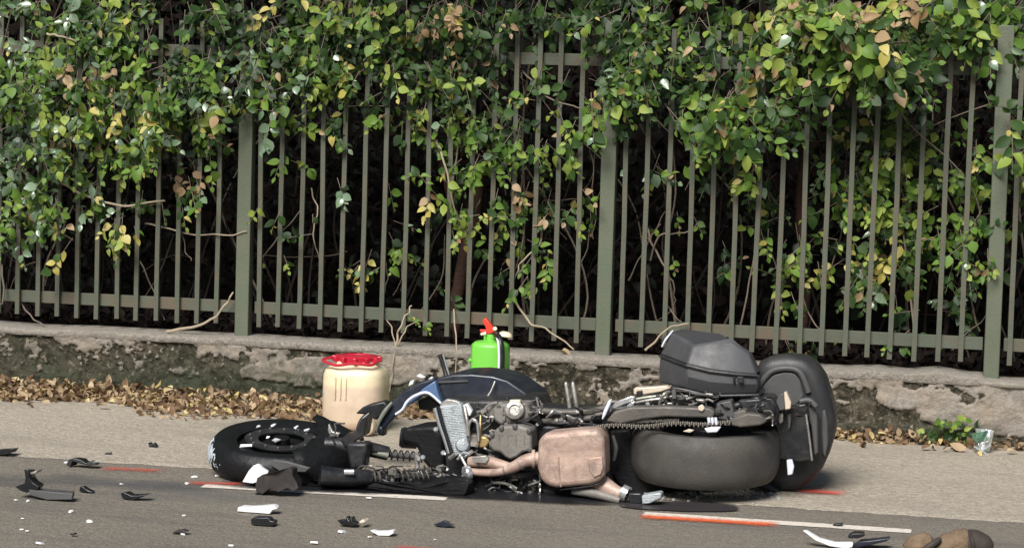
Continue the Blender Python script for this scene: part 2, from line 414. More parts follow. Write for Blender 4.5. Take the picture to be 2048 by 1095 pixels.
LEAVES = [leaf_geo(.62, .35, .12), leaf_geo(.5, .8, .5), leaf_geo(.8, .2, .1), leaf_geo(.70, .25, .30), leaf_geo(.55, .5, .2), leaf_geo(.66, .15, -.15), leaf_geo(.74, .4, .45)]
FALLEN = [leaf_geo(.6, .7, .5), leaf_geo(.55, 1.0, .7), leaf_geo(.7, .5, -.5), leaf_geo(.5, 1.3, .3)]
def frames(n, up_bias=.35, jit=.75, down=.75, tj=.8):
    nv = np.stack([np.full(n, -.15), np.full(n, -1.0), np.full(n, up_bias)], 1) + rng.normal(0, jit, (n, 3))
    nv /= np.linalg.norm(nv, axis=1, keepdims=True)
    tv = np.stack([np.zeros(n), np.full(n, -.1), np.full(n, -down)], 1) + rng.normal(0, tj, (n, 3))
    tv -= nv*(tv*nv).sum(1, keepdims=True); tv /= np.linalg.norm(tv, axis=1, keepdims=True)
    return np.cross(tv, nv), tv, nv
def merge_leaves(name, pos, X, Y, Z, size, matidx, mats, parent=None, geos=LEAVES, kind='stuff'):
    off = np.array(origin(parent)); Vs, Fs, Mi = [], [], []; k = 0
    ch = rng.integers(0, len(geos), len(pos))
    for i in range(len(pos)):
        V, Fc = geos[ch[i]]; v = (V[:, :1]*X[i] + V[:, 1:2]*Y[i] + V[:, 2:]*Z[i])*size[i] + pos[i] - off
        Vs.append(v); Fs += [tuple(j+k for j in f) for f in Fc]; Mi += [matidx[i]]*len(Fc); k += len(V)
    me = bpy.data.meshes.new(name); me.from_pydata(np.concatenate(Vs).tolist(), [], Fs)
    for x in mats: me.materials.append(x)
    me.polygons.foreach_set('material_index', Mi); me.polygons.foreach_set('use_smooth', [True]*len(Fs))
    o = bpy.data.objects.new(name, me); COL.objects.link(o)
    if parent: o.parent = parent
    return setp(o, kind=kind)
single_me = {}
def leaf_mesh(v, key, geos=LEAVES, nm='leaf'):
    if (nm, v, key) not in single_me:
        me = bpy.data.meshes.new(nm); V, Fc = geos[v]; me.from_pydata(V.tolist(), [], Fc); me.materials.append(LM[key])
        me.polygons.foreach_set('use_smooth', [True]*len(Fc)); single_me[(nm, v, key)] = me
    return single_me[(nm, v, key)]
def place_leaf(name, me, pos, x, y, z, s, parent=None):
    o = bpy.data.objects.new(name, me); COL.objects.link(o)
    M = Matrix.Identity(4)
    for r in range(3):
        M[r][0], M[r][1], M[r][2] = x[r]*s, y[r]*s, z[r]*s
    p = Vector(pos) - origin(parent)
    M[0][3], M[1][3], M[2][3] = p
    o.matrix_basis = M
    if parent: o.parent = parent
    return o

M_twig = mat('grey_brown_twig', (.17, .135, .105), .8, 0, .35, 20, .4, 80, .2)
M_twigd = mat('stem_shaded', (.026, .019, .016), .85, 0, .35, 20, .4, 80, .2)  # hedge stems darkened to stand in for the shade inside
M_bark = mat('reddish_bark', (.050, .027, .021), .9, 0, .4, 10, .8, 40, .15)
M_pale = mat('pale_dry_vine', (.36, .29, .21), .8, 0, .25, 18, .3, 80, .2)
def twig(parent, pts, r=.004, mt=None, name='stem'):
    """pts: (px, py, depth offset from the fence)"""
    w = [P(x, y, FENCE_Y+d) for x, y, d in pts]
    w = catmull(w, 4); w = [p + Vector((rnd.gauss(0, .004), rnd.gauss(0, .004), rnd.gauss(0, .004))) for p in w]
    bm = BM(); tube(bm, w, [r, r*.55], 6, 2); return obj(name, bm, mt or M_twig, parent)

PAL = {
 'left':  dict(deep=.16, mid=.30, cool_lit=.22, light=.20, lime=.07, yellow=.02, tan=.03),  # extra pale leaves paint the stronger light on this side
 'dark':  dict(deep=.56, mid=.30, light=.06, lime=.03, cool_lit=.01, yellow=.015, tan=.012),  # canopy shade painted by mixing in more deep leaves
 'mixed': dict(deep=.22, mid=.36, light=.25, lime=.09, cool_lit=.04, yellow=.02, tan=.02),
 'lime':  dict(deep=.12, mid=.27, light=.34, lime=.18, yellow=.04, tan=.02, cool_lit=.03),
 'autumn': dict(deep=.12, mid=.30, light=.25, lime=.17, yellow=.09, tan=.07),
 'rust':  dict(tan=.75, yellow=.15, mid=.1),
}
def plant(name, label, cat, clusters, stems=(), n_single=110, group=None, root=None):
    """clusters: (px, py, rx, ry, number, depth0, depth1, palette, size)"""
    cx = sum(c[0]*c[4] for c in clusters)/sum(c[4] for c in clusters)
    rp = P(cx, 690, FENCE_Y+.22); rp.z = .33
    t = thing(name, root or rp, label, cat, group)
    pos, key, size, tips, nrms, tw = [], [], [], [], [], []
    for (px, py, rx, ry, n, d0, d1, pal, sz) in clusters:
        ks, ws = zip(*PAL[pal].items()); ws = np.array(ws)/sum(ws); done = 0
        lum = np.array([{'deep': 0, 'mid': .8, 'cool_lit': 1.6, 'light': 1.6, 'lime': 1.7, 'yellow': 1.5, 'tan': 1.0}[k] for k in ks])
        while done < n:                                         # hanging sprays: lit clumps and dark voids put into leaf colour by depth
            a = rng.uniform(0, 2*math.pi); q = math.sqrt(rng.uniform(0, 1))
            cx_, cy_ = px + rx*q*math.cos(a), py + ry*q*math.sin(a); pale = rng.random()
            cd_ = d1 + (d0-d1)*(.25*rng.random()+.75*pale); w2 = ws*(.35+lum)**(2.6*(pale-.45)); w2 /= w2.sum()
            main = rng.choice(len(ks), p=w2); m_c = min(n-done, int(rng.integers(10, 26))); k_ = 0
            while k_ < m_c:
                bx, by = cx_ + rng.normal(0, 20), cy_ + rng.normal(0, 15); base = P(bx, by, FENCE_Y + cd_ + rng.normal(0, .03))
                an = rng.normal(0, .75); td = Vector((math.sin(an), rng.normal(-.15, .3), -math.cos(an))).normalized(); sd = Vector((td.z, 0, -td.x)).normalized()
                m_ = min(m_c-k_, int(rng.integers(4, 9))); st_ = sz*rng.uniform(.32, .5)
                tw.append((base, base + td*st_*m_))
                for l in range(m_):
                    side = sd*(1 if l % 2 else -1); tp = (td*.65 + side*.8 + Vector((rng.normal(0, .3), rng.normal(-.1, .4), rng.normal(-.2, .3)))).normalized()
                    if l == m_-1: tp = td
                    nv = Vector((rng.normal(-.1, .45), -1 + rng.normal(0, .3), .45 + rng.normal(0, .5)))
                    nv = (nv - tp*nv.dot(tp)).normalized()
                    pos.append(base + td*st_*(l+.3) + Vector((rng.normal(0, .004), rng.normal(0, .006), 0))); tips.append(tp); nrms.append(nv)
                    key.append(ks[main] if rng.random() < .55 else ks[rng.choice(len(ks), p=w2)])
                    size.append(sz*(rng.uniform(.4, .8) if l > m_-3 else rng.uniform(.65, 1.35)))
                k_ += m_
            done += m_c
    pos = np.array([tuple(p) for p in pos]); n = len(pos); size = np.array(size)
    Y = np.array([tuple(v) for v in tips]); Z = np.array([tuple(v) for v in nrms]); X = np.cross(Y, Z)
    bm = BM()
    for a_, b_ in tw: tube(bm, [a_ - (b_-a_)*.35, a_.lerp(b_, .5) + Vector((0, 0, .004)), b_], [.0018, .001], 3, 1, cap=False)
    obj('twigs', bm, M_twig, t, kind='stuff')
    order = np.argsort(pos[:, 1] - 1.2*size + rng.uniform(0, .1, n))
    vis = [i for i in order if pos[i, 2] < 2.02][:n_single]; sv = set(vis)
    for i in vis:
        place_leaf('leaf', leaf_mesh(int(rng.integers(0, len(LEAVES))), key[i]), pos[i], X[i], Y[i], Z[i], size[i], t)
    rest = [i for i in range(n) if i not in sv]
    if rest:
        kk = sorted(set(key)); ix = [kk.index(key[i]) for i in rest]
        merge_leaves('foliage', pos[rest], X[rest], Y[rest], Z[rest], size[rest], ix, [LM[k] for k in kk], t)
    for s in stems:
        twig(t, s[0], s[1] if len(s) > 1 else .004, s[2] if len(s) > 2 else None)
    return t

A = .054
plant('creeper', 'glossy creeper mass, lamp light painted into its leaves, spilling over the leftmost fence bay', 'creeper', [
  (250, 380, 90, 60, 60, -.15, .05, 'left', A), (120, 420, 100, 60, 70, -.18, .05, 'left', A), (400, 290, 60, 60, 34, -.15, .05, 'mixed', A), (40, 350, 60, 60, 60, -.2, .05, 'left', A), (-170, 150, 130, 170, 416, -.30, .15, 'left', A), (-420, 120, 160, 130, 336, -.25, .15, 'dark', A), (90, 60, 170, 90, 570, -0.22, 0.12, 'left', A), (300, 60, 170, 90, 441, -0.22, 0.12, 'dark', A), (120, 190, 170, 90, 588, -0.38, 0.12, 'left', A),
  (230, 170, 130, 80, 385, -0.40, 0.10, 'lime', A), (340, 190, 130, 80, 385, -0.36, 0.12, 'mixed', A), (60, 290, 100, 80, 239, -0.34, 0.10, 'left', A),
  (190, 280, 120, 60, 211, -0.31, 0.10, 'left', A), (290, 280, 80, 55, 100, -0.31, 0.10, 'lime', A), (430, 150, 90, 80, 211, -0.26, 0.12, 'dark', A), (440, 205, 70, 40, 82, -0.26, 0.10, 'lime', A),
  (60, 390, 90, 60, 110, -0.26, 0.05, 'left', A), (45, 470, 60, 45, 50, -0.15, 0.05, 'left', A), (200, 430, 70, 45, 45, -0.15, 0.05, 'mixed', A), (300, 360, 60, 50, 36, -0.10, 0.05, 'left', A),
  (100, 470, 40, 40, 26, -0.10, 0.05, 'mixed', A), (385, 360, 40, 60, 14, -0.10, 0.05, 'mixed', A), (510, 190, 40, 40, 45, -0.25, 0.00, 'lime', A), (555, 240, 22, 18, 12, -0.30, -0.10, 'left', .07)],
  [([(100, 350, -.1), (180, 395, -.08), (250, 412, -.06), (330, 400, -.04)], .008, M_pale), ([(290, 445, .06), (360, 465, .04), (430, 470, -.03), (495, 462, -.05)], .005, M_pale),
   ([(330, 664, -.08), (395, 652, -.07), (440, 625, -.05), (466, 585, -.03)], .008, M_pale), ([(30, 590, .05), (60, 630, .0), (95, 655, -.08)], .005), ([(95, 68, -.3), (125, 72, -.32), (150, 82, -.3)], .006, M_pale),
   ([(365, 470, .05), (375, 510, .02), (385, 520, .0)], .003), ([(280, 520, .2), (310, 590, .1), (330, 640, .05)], .004), ([(0, 520, .0), (8, 590, -.03), (0, 610, -.03)], .006)], 260)
plant('creeper', 'leafy creeper with shade-darkened leaf colours over the fence top above the cream drum', 'creeper', [
  (600, 225, 60, 40, 44, -.15, .05, 'lime', A), (700, 215, 60, 45, 40, -.12, .05, 'mixed', A), (560, 300, 24, 40, 12, -.1, .05, 'lime', A), (815, 235, 40, 55, 44, -.12, .08, 'mixed', A), (560, 40, 150, 70, 478, -0.22, 0.12, 'dark', A), (600, 110, 110, 60, 257, -0.26, 0.12, 'mixed', A), (545, 130, 70, 70, 147, -0.26, 0.12, 'dark', A), (655, 60, 90, 80, 276, -0.22, 0.12, 'dark', A),
  (630, 165, 50, 35, 60, -0.20, 0.05, 'mixed', A), (720, 30, 40, 50, 60, -0.30, 0.00, 'lime', A), (760, 70, 80, 80, 239, -0.22, 0.12, 'dark', A), (735, 150, 70, 40, 100, -0.22, 0.12, 'dark', A), (690, 25, 60, 50, 100, -0.26, 0.12, 'mixed', A)],
  [([(622, 380, .1), (635, 420, .06), (625, 470, .04), (640, 520, .1)], .004, M_pale), ([(520, 520, .1), (560, 470, .05), (600, 420, .08)], .004), ([(700, 0, .1), (690, 90, .12), (705, 160, .1)], .008)], 150)
plant('creeper', 'ragged tendril of creeper hanging down beside the reddish trunk', 'creeper', [
  (905, 330, 55, 70, 60, -.1, .1, 'lime', .05), (880, 430, 30, 45, 16, -.08, .1, 'mixed', .048), (940, 450, 45, 60, 34, -.06, .12, 'lime', .048), (860, 600, 30, 40, 8, .02, .12, 'autumn', .045), (990, 320, 45, 60, 34, -.1, .1, 'lime', .05), (850, 50, 90, 60, 276, -0.22, 0.12, 'dark', A), (930, 60, 80, 60, 239, -0.22, 0.12, 'dark', A), (890, 18, 28, 18, 60, -0.30, -0.10, 'rust', A), (870, 130, 60, 60, 137, -0.22, 0.12, 'dark', A),
  (950, 150, 60, 60, 137, -0.22, 0.12, 'dark', A), (930, 230, 60, 50, 110, -0.22, 0.10, 'mixed', .048), (860, 210, 40, 40, 50, -0.10, 0.10, 'mixed', .048), (950, 300, 40, 60, 70, -0.12, 0.08, 'lime', .048),
  (930, 390, 30, 50, 34, -0.10, 0.08, 'lime', .046), (865, 362, 22, 10, 9, -0.10, -0.03, 'rust', .055), (1000, 240, 45, 40, 60, -0.12, 0.05, 'mixed', .05), (1045, 270, 30, 30, 24, -0.12, 0.02, 'mixed', .05)],
  [([(872, 280, -.03), (890, 330, -.05), (905, 400, -.02), (925, 462, .06)], .006, M_pale), ([(925, 462, .06), (945, 430, .03), (960, 400, .04)], .004), ([(918, 30, .0), (915, 140, -.03), (918, 260, -.03), (905, 380, .0)], .007),
   ([(908, 620, .0), (914, 690, -.13), (908, 760, -.145), (905, 800, -.15)], .004, M_pale), ([(830, 640, .2), (880, 560, .15), (890, 470, .1)], .004)], 170)
plant('creeper', 'thin creeper sprays with yellowing leaves left of the middle post', 'creeper', [
  (1085, 290, 60, 60, 44, -.1, .1, 'lime', .054), (1100, 480, 65, 60, 30, -.02, .14, 'autumn', .05), (1040, 420, 50, 60, 30, -.04, .12, 'lime', .05), (1060, 600, 40, 30, 10, .0, .1, 'autumn', .045), (1110, 30, 120, 40, 174, -0.22, 0.12, 'dark', A), (1190, 100, 60, 60, 82, -0.22, 0.12, 'dark', A), (1120, 190, 50, 50, 40, -0.12, 0.10, 'mixed', A), (1165, 235, 40, 30, 26, -0.15, 0.00, 'lime', .065), (1195, 185, 30, 30, 26, -0.12, 0.05, 'autumn', .055),
  (1060, 390, 40, 25, 30, -0.10, 0.10, 'autumn', .046), (1110, 410, 40, 22, 28, -0.10, 0.10, 'autumn', .05), (990, 445, 30, 25, 16, -0.05, 0.10, 'lime', .046), (1150, 430, 40, 25, 18, 0.00, 0.12, 'autumn', .05), (1005, 520, 28, 35, 14, 0.00, 0.10, 'autumn', .045),
  (1030, 590, 25, 20, 8, -0.03, 0.05, 'lime', .06), (1060, 510, 30, 40, 10, 0.00, 0.15, 'mixed', .045), (1130, 290, 40, 40, 12, -0.10, 0.10, 'autumn', .055), (1180, 380, 15, 20, 4, -0.10, -0.02, 'autumn', .06)],
  [([(1045, 140, .05), (1080, 180, .0), (1130, 210, -.05), (1180, 215, -.08)], .005), ([(1090, 430, .05), (1075, 490, .03), (1040, 530, .03), (1025, 570, .02)], .006, M_pale), ([(1028, 590, -.03), (1055, 640, -.05), (1100, 665, -.06), (1150, 698, -.1)], .006, M_pale),
   ([(1045, 350, .05), (1040, 420, .03), (1048, 480, .03), (1020, 560, .02)], .004), ([(1180, 300, .1), (1190, 400, .12), (1185, 480, .1)], .003), ([(1150, 560, .2), (1180, 470, .2), (1200, 380, .15)], .004), ([(1215, 0, .05), (1225, 60, .05), (1218, 120, .05)], .006)], 120)
plant('creeper', 'leafy creeper bunch hanging just right of the middle post', 'creeper', [
  (1340, 320, 60, 60, 26, -.08, .12, 'lime', .056), (1440, 350, 50, 60, 28, -.08, .12, 'autumn', .056), (1290, 235, 45, 50, 34, -.12, .08, 'mixed', .055), (1500, 370, 50, 60, 24, -.04, .14, 'lime', .055), (1290, 90, 90, 80, 330, -0.22, 0.12, 'dark', A), (1270, 150, 60, 40, 110, -0.22, 0.10, 'mixed', A), (1350, 130, 70, 70, 174, -0.22, 0.12, 'dark', A), (1400, 180, 60, 40, 119, -0.26, 0.05, 'mixed', .06), (1430, 225, 70, 35, 119, -0.28, 0.00, 'mixed', .06),
  (1490, 240, 60, 35, 92, -0.26, 0.00, 'mixed', .06), (1450, 255, 50, 22, 34, -0.25, -0.05, 'autumn', .068), (1540, 215, 40, 40, 60, -0.15, 0.10, 'mixed', .055), (1400, 60, 80, 50, 110, -0.22, 0.12, 'dark', A), (1300, 20, 110, 40, 147, -0.22, 0.12, 'dark', A), (1520, 270, 30, 25, 18, -0.20, 0.00, 'lime', .06), (1480, 310, 30, 40, 16, -0.10, 0.10, 'autumn', .06)],
  [([(1300, 520, .1), (1320, 470, .08), (1370, 465, .1), (1400, 440, .12)], .005), ([(1290, 440, .15), (1310, 500, .1), (1340, 550, .08), (1350, 600, .1)], .006, M_twig), ([(1340, 560, .05), (1330, 600, .04), (1360, 640, -.02)], .004), ([(1290, 700, -.05), (1330, 660, -.05), (1375, 645, -.04)], .006, M_pale),
   ([(1255, 560, .2), (1290, 500, .2), (1330, 420, .2)], .004)], 180)
plant('creeper', 'big-leaved creeper hanging in a thick bunch over the top rail on the right', 'creeper', [
  (1700, 30, 150, 50, 385, -0.31, 0.12, 'autumn', .068), (1720, 90, 100, 50, 239, -0.36, 0.10, 'lime', .072), (1650, 100, 60, 60, 128, -0.26, 0.12, 'dark', .066), (1750, 130, 90, 45, 174, -0.36, 0.05, 'mixed', .072), (1690, 60, 30, 50, 50, -0.35, -0.20, 'autumn', .075), (1770, 30, 50, 30, 50, -0.35, -0.20, 'rust', .068),
  (1600, 50, 60, 50, 110, -0.22, 0.12, 'mixed', .066), (1580, 110, 50, 50, 92, -0.22, 0.12, 'dark', .064), (1830, 110, 50, 40, 82, -0.31, 0.10, 'mixed', .07), (1780, 145, 30, 20, 26, -0.35, -0.20, 'autumn', .08), (1920, 30, 90, 35, 183, -0.22, 0.12, 'lime', .064), (1950, 70, 40, 30, 60, -0.15, 0.10, 'mixed', .066),
  (1500, 90, 50, 50, 70, -0.05, 0.20, 'autumn', .06), (1460, 40, 60, 40, 60, 0.00, 0.30, 'mixed', .06), (1850, 20, 80, 30, 128, -0.22, 0.12, 'dark', .064)],
  [([(1700, 0, -.1), (1690, 80, -.12), (1650, 150, -.1)], .006), ([(1780, 10, -.1), (1800, 80, -.15), (1780, 160, -.15)], .006)], 260)
plant('shrub', 'sparse yellow-green shrub growing behind the bars of the right bay', 'shrub', [
  (1520, 400, 50, 90, 71, .06, .35, 'lime', .05), (1600, 300, 60, 90, 77, .06, .4, 'mixed', .052), (1560, 520, 50, 60, 40, .06, .3, 'autumn', .05), (1620, 560, 40, 90, 71, .04, .3, 'autumn', .052), (1690, 330, 50, 120, 131, .06, .4, 'mixed', .055), (1720, 440, 50, 90, 124, .05, .4, 'lime', .055),
  (1715, 560, 50, 70, 93, .05, .35, 'lime', .055), (1790, 360, 60, 120, 170, .06, .4, 'lime', .055), (1800, 520, 45, 80, 86, .04, .3, 'autumn', .055), (1880, 400, 50, 110, 124, .05, .4, 'lime', .055), (1920, 500, 50, 50, 124, -.05, .2, 'mixed', .05), (1860, 600, 70, 60, 46, .05, .3, 'mixed', .05),
  (1800, 660, 60, 30, 34, .03, .2, 'autumn', .05), (1650, 690, 70, 30, 34, .02, .2, 'autumn', .05), (1780, 250, 90, 60, 139, .05, .4, 'mixed', .052), (1920, 270, 50, 80, 77, .05, .3, 'lime', .055), (1450, 560, 30, 100, 21, .05, .3, 'autumn', .05), (1370, 470, 60, 120, 18, .1, .4, 'autumn', .05), (1960, 420, 20, 60, 24, -.08, .1, 'lime', .06)],
  [([(1480, 650, .1), (1500, 560, .15), (1520, 420, .2)], .005), ([(1700, 700, .1), (1690, 600, .2), (1700, 450, .25)], .006), ([(1830, 690, .1), (1820, 560, .15), (1800, 420, .2), (1810, 300, .2)], .006), ([(1640, 660, .05), (1605, 600, .1), (1590, 520, .15)], .004), ([(1960, 660, .2), (1930, 560, .2), (1915, 470, .15)], .005), ([(1900, 700, .1), (1960, 640, .2), (2000, 600, .3)], .004)], 280)
plant('creeper', 'narrow creeper strand climbing past the right-hand post', 'creeper', [
  (2200, 90, 120, 90, 320, -.25, .2, 'mixed', .06), (2420, 120, 140, 110, 300, -.2, .2, 'dark', .06), (2030, 60, 40, 60, 110, -.05, .3, 'mixed', .06), (2025, 290, 28, 40, 40, -.15, .05, 'lime', .066), (2010, 255, 22, 25, 16, -.2, -.05, 'lime', .07), (2040, 190, 20, 50, 30, 0, .2, 'mixed', .06), (2040, 420, 20, 80, 26, .05, .2, 'mixed', .06), (1985, 195, 8, 8, 2, -.2, -.1, 'autumn', .08), (2040, 540, 20, 60, 12, .05, .2, 'autumn', .055)],
  [([(2045, 380, .0), (2030, 300, -.05), (2010, 240, -.1)], .004)], 90)
plant('seedling_shrub', 'small bright green sprig behind the bars above the cream drum', 'shrub', [
  (750, 525, 40, 18, 26, .0, .12, 'lime', .05), (795, 500, 22, 28, 20, .0, .12, 'mixed', .05), (715, 512, 14, 14, 6, 0, .1, 'mixed', .05), (805, 400, 10, 10, 4, -.05, .05, 'lime', .06), (612, 465, 12, 45, 12, -.08, .02, 'lime', .055), (548, 405, 12, 10, 4, -.08, .0, 'lime', .055), (665, 390, 12, 12, 6, -.05, .05, 'left', .05), (530, 520, 12, 30, 8, 0, .1, 'mixed', .045)],
  [([(765, 600, .1), (775, 560, .08), (770, 520, .06)], .004), ([(785, 590, .1), (800, 560, .06), (805, 510, .05)], .003)], 60)
plant('weed_plant', 'spindly grey twig plant rooted on the coping behind the cream drum', 'plant', [
  (800, 655, 30, 25, 10, -.1, .0, 'autumn', .026), (822, 625, 14, 14, 5, -.1, .0, 'lime', .03)],
  [([(790, 700, -.11), (800, 660, -.10), (812, 630, -.08), (822, 610, -.06)], .006, M_pale), ([(795, 690, -.11), (815, 655, -.09), (840, 640, -.06)], .004, M_pale), ([(790, 690, -.11), (782, 655, -.08), (775, 640, -.05)], .004, M_pale), ([(790, 700, -.15), (785, 750, -.16), (773, 800, -.165), (780, 850, -.17)], .003, M_pale)], 15)

# hedge: near-black leaves stand in for shade; unseen crown added overhead to shade it
hedge = thing('hedge', (-2.5, 12.0, .4), 'dense hedge with shade painted into its leaves behind the green fence', 'hedge')
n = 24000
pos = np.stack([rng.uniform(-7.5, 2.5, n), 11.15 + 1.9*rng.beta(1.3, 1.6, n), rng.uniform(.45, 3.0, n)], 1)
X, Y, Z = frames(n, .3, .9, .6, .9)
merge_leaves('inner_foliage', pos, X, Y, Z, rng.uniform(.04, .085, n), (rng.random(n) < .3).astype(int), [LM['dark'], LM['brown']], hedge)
n = 9000
pos = np.stack([rng.uniform(-7.5, 2.5, n), rng.uniform(10.62, 12.7, n), rng.uniform(2.10, 2.8, n)], 1)
over = np.exp(-((pos[:, 0]+2.9)/.75)**4) + .8*np.exp(-((pos[:, 0]+1.25)/.28)**2)        # unseen overhang shaped to shade the middle foliage
pos[:, 1] -= over*.42*(12.7-pos[:, 1])/2.1
X, Y, Z = frames(n, .8, .8, .5, .9)
merge_leaves('shade_crown', pos, X, Y, Z, rng.uniform(.05, .09, n), rng.integers(0, 3, n), [LM['deep'], LM['mid'], LM['dark']], hedge)
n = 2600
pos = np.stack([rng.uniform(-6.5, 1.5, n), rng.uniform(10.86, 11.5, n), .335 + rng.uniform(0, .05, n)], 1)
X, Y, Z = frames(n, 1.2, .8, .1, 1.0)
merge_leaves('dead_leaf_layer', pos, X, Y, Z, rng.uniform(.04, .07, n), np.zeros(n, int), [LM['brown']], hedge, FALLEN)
for i in range(90):
    x = rnd.uniform(-5.8, .8); y = rnd.uniform(11.0, 11.6); w = [Vector((x, y, .33))]; d = Vector((rnd.gauss(0, .25), rnd.gauss(0, .15), 1))
    for k in range(7):
        w.append(w[-1] + d*.25); d += Vector((rnd.gauss(0, .25), rnd.gauss(0, .15), rnd.gauss(0, .1)))
    bm = BM(); r = rnd.uniform(.003, .009); tube(bm, w, [r, r*.5], 5, 4)
    obj('branch', bm, M_twigd if rnd.random() < .7 else M_twig, hedge)
for i in range(70):
    x = rnd.uniform(-5.6, .6); y = rnd.uniform(10.9, 11.3); z = rnd.uniform(.4, 1.6); w = [Vector((x, y, z))]; d = Vector((rnd.choice((-1, 1))*rnd.uniform(.3, 1), rnd.gauss(0, .3), rnd.gauss(.2, .5)))
    for k in range(4):
        w.append(w[-1] + d*.09); d += Vector((rnd.gauss(0, .4), rnd.gauss(0, .2), rnd.gauss(0, .4)))
    bm = BM(); r = rnd.uniform(.0015, .003); tube(bm, w, [r, r*.5], 5, 4)
    obj('twig', bm, M_twigd if rnd.random() < .55 else M_twig, hedge)
tree = thing('tree', P(905, 690, FENCE_Y+.25), 'reddish brown leaning trunk just behind the bars near the green sprayer', 'tree')
bm = BM(); tube(bm, [P(x, y, FENCE_Y+d) for x, y, d in ((905, 690, .25), (912, 600, .24), (928, 520, .24), (948, 440, .25), (956, 330, .28), (945, 200, .3), (930, 60, .35), (925, -60, .4))], [.040, .034, .036, .033, .03], 12, 5)
for v in bm.verts: v.co += Vector((1, 1, 0))*.008*noise.noise(v.co*14)
obj('trunk', bm, M_bark, tree)
bm = BM(); tube(bm, [P(x, y, FENCE_Y+d) for x, y, d in ((935, 500, .24), (905, 420, .2), (890, 360, .16), (880, 300, .12))], [.016, .008], 8, 4); obj('limb', bm, M_bark, tree)
bm = BM(); tube(bm, [P(x, y, FENCE_Y+d) for x, y, d in ((1600, 700, .3), (1612, 560, .3), (1600, 400, .32), (1618, 200, .34), (1610, -40, .4))], [.028, .02], 10, 4)
t2 = thing('tree', P(1600, 700, FENCE_Y+.3), 'slim dark trunk behind the bars right of the grey pannier', 'tree'); obj('trunk', bm, M_bark, t2)

# leaf litter along the wall foot
def litter(name, x0, x1, n, w0, hgt, label=None):
    xs = rng.uniform(x0, x1, n); u = rng.beta(1.1, 1.7, n)
    pos = np.stack([xs, WALL_Y-.045 - u*w0*(1+.3*np.sin(xs*3.1)+.2*np.sin(xs*7.7)), .010 + hgt*(1-u)**2*rng.uniform(0, 1, n)], 1)
    nv = rng.normal(0, .75, (n, 3)); nv[:, 2] += 1.0; nv[:, 1] -= .35; nv /= np.linalg.norm(nv, axis=1, keepdims=True)
    tv = rng.normal(0, 1, (n, 3)); tv -= nv*(tv*nv).sum(1, keepdims=True); tv /= np.linalg.norm(tv, axis=1, keepdims=True)
    ix = rng.choice(3, n, p=(.42, .46, .12))
    o = merge_leaves(name, pos, np.cross(tv, nv), tv, nv, rng.uniform(.022, .056, n), ix, [LM['lit_tan'], LM['lit_brown'], LM['lit_yel']], None, FALLEN)
    return o
litter('leaf_litter', -6.2, -2.95, 4200, .56, .06)
litter('leaf_litter', -3.2, -1.3, 800, .40, .05)
litter('leaf_litter', -1.0, -.05, 330, .16, .05)
litter('leaf_litter', -.1, .6, 90, .12, .03)
for i in range(26):                                             # strays blown out on the pavement
    x = rnd.choice((rnd.uniform(-5.0, -3.1), rnd.uniform(-2.7, -1.9), rnd.uniform(-.9, .1))); y = rnd.uniform(9.75, 10.2) if x < -1 else rnd.uniform(10.15, 10.4)
    z = Vector((rnd.gauss(0, .4), rnd.gauss(-.2, .4), 1)).normalized(); tv = Vector((rnd.gauss(0, 1), rnd.gauss(0, 1), 0)); tv = (tv - z*tv.dot(z)).normalized()
    o = place_leaf('fallen_leaf', leaf_mesh(rnd.randrange(4), rnd.choice(('lit_tan', 'lit_brown', 'lit_yel')), FALLEN, 'fallen_leaf'), (x, y, .018), tv.cross(z), tv, z, rnd.uniform(.045, .07))
    setp(o, 'dry curled leaf lying loose on the pavement below the wall', 'leaf', 'stray dry leaves on the pavement')
lf = place_leaf('fallen_leaf', leaf_mesh(1, 'lit_tan', FALLEN, 'fallen_leaf'), P(1118, 703, WALL_Y+.05), Vector((.2, .95, .1)).normalized(), Vector((1, 0, .15)).normalized(), Vector((0, -.3, 1)).normalized(), .09)
setp(lf, 'big curled tan leaf lying on the wall coping by the middle post', 'leaf')

# grass tuft and crushed cup at the right
M_grass = mat('grass_blade', (.05, .10, .025), .6, 0, .4, 30, 0, 10, .3)
gt = thing('grass_tuft', G(1890, 893), 'green tuft of weeds growing at the wall foot beside the crushed cup', 'weeds')
bm = BM()
for i in range(150):
    c = G(1890, 890) + Vector((rnd.gauss(0, .06), rnd.uniform(-.05, .03), 0)); h = rnd.uniform(.05, .14); a = Vector((rnd.gauss(0, .5), rnd.gauss(-.15, .3), 1)).normalized(); s = Vector((rnd.uniform(-1, 1), rnd.uniform(-1, 1), 0)).normalized()*.0035
    p1 = c + a*h*.55; p2 = c + a*h + Vector((a.x, a.y, -.4))*h*.3
    v = [bm.verts.new(q) for q in (c-s, c+s, p1+s*.8, p1-s*.8, p2)]
    bm.faces.new((v[0], v[1], v[2], v[3])); bm.faces.new((v[3], v[2], v[4]))
obj('blades', bm, M_grass, gt, kind='stuff')
for i in range(34):
    p = G(1900, 893) + Vector((rnd.gauss(.0, .07), rnd.uniform(-.07, .02), rnd.uniform(.02, .13)))
    z = Vector((rnd.gauss(0, .5), -1, rnd.gauss(.5, .4))).normalized(); tv = Vector((rnd.gauss(0, 1), 0, rnd.gauss(.3, .6))); tv = (tv-z*tv.dot(z)).normalized()
    place_leaf('leaf', leaf_mesh(rnd.randrange(5), rnd.choice(('light', 'mid', 'mid', 'lime', 'deep'))), p, tv.cross(z), tv, z, rnd.uniform(.025, .05), gt)
M_foil = mat('crumpled_foil', (.62, .64, .63), .25, .6, .3, 30, .6, 40, .6)
M_green_print = mat('green_print', (.10, .20, .13), .4, .2, .3, 30, .4, 50, .5)
cup = thing('crushed_cup', G(1965, 905), 'crushed silvery cup with green print lying against the wall foot', 'litter')
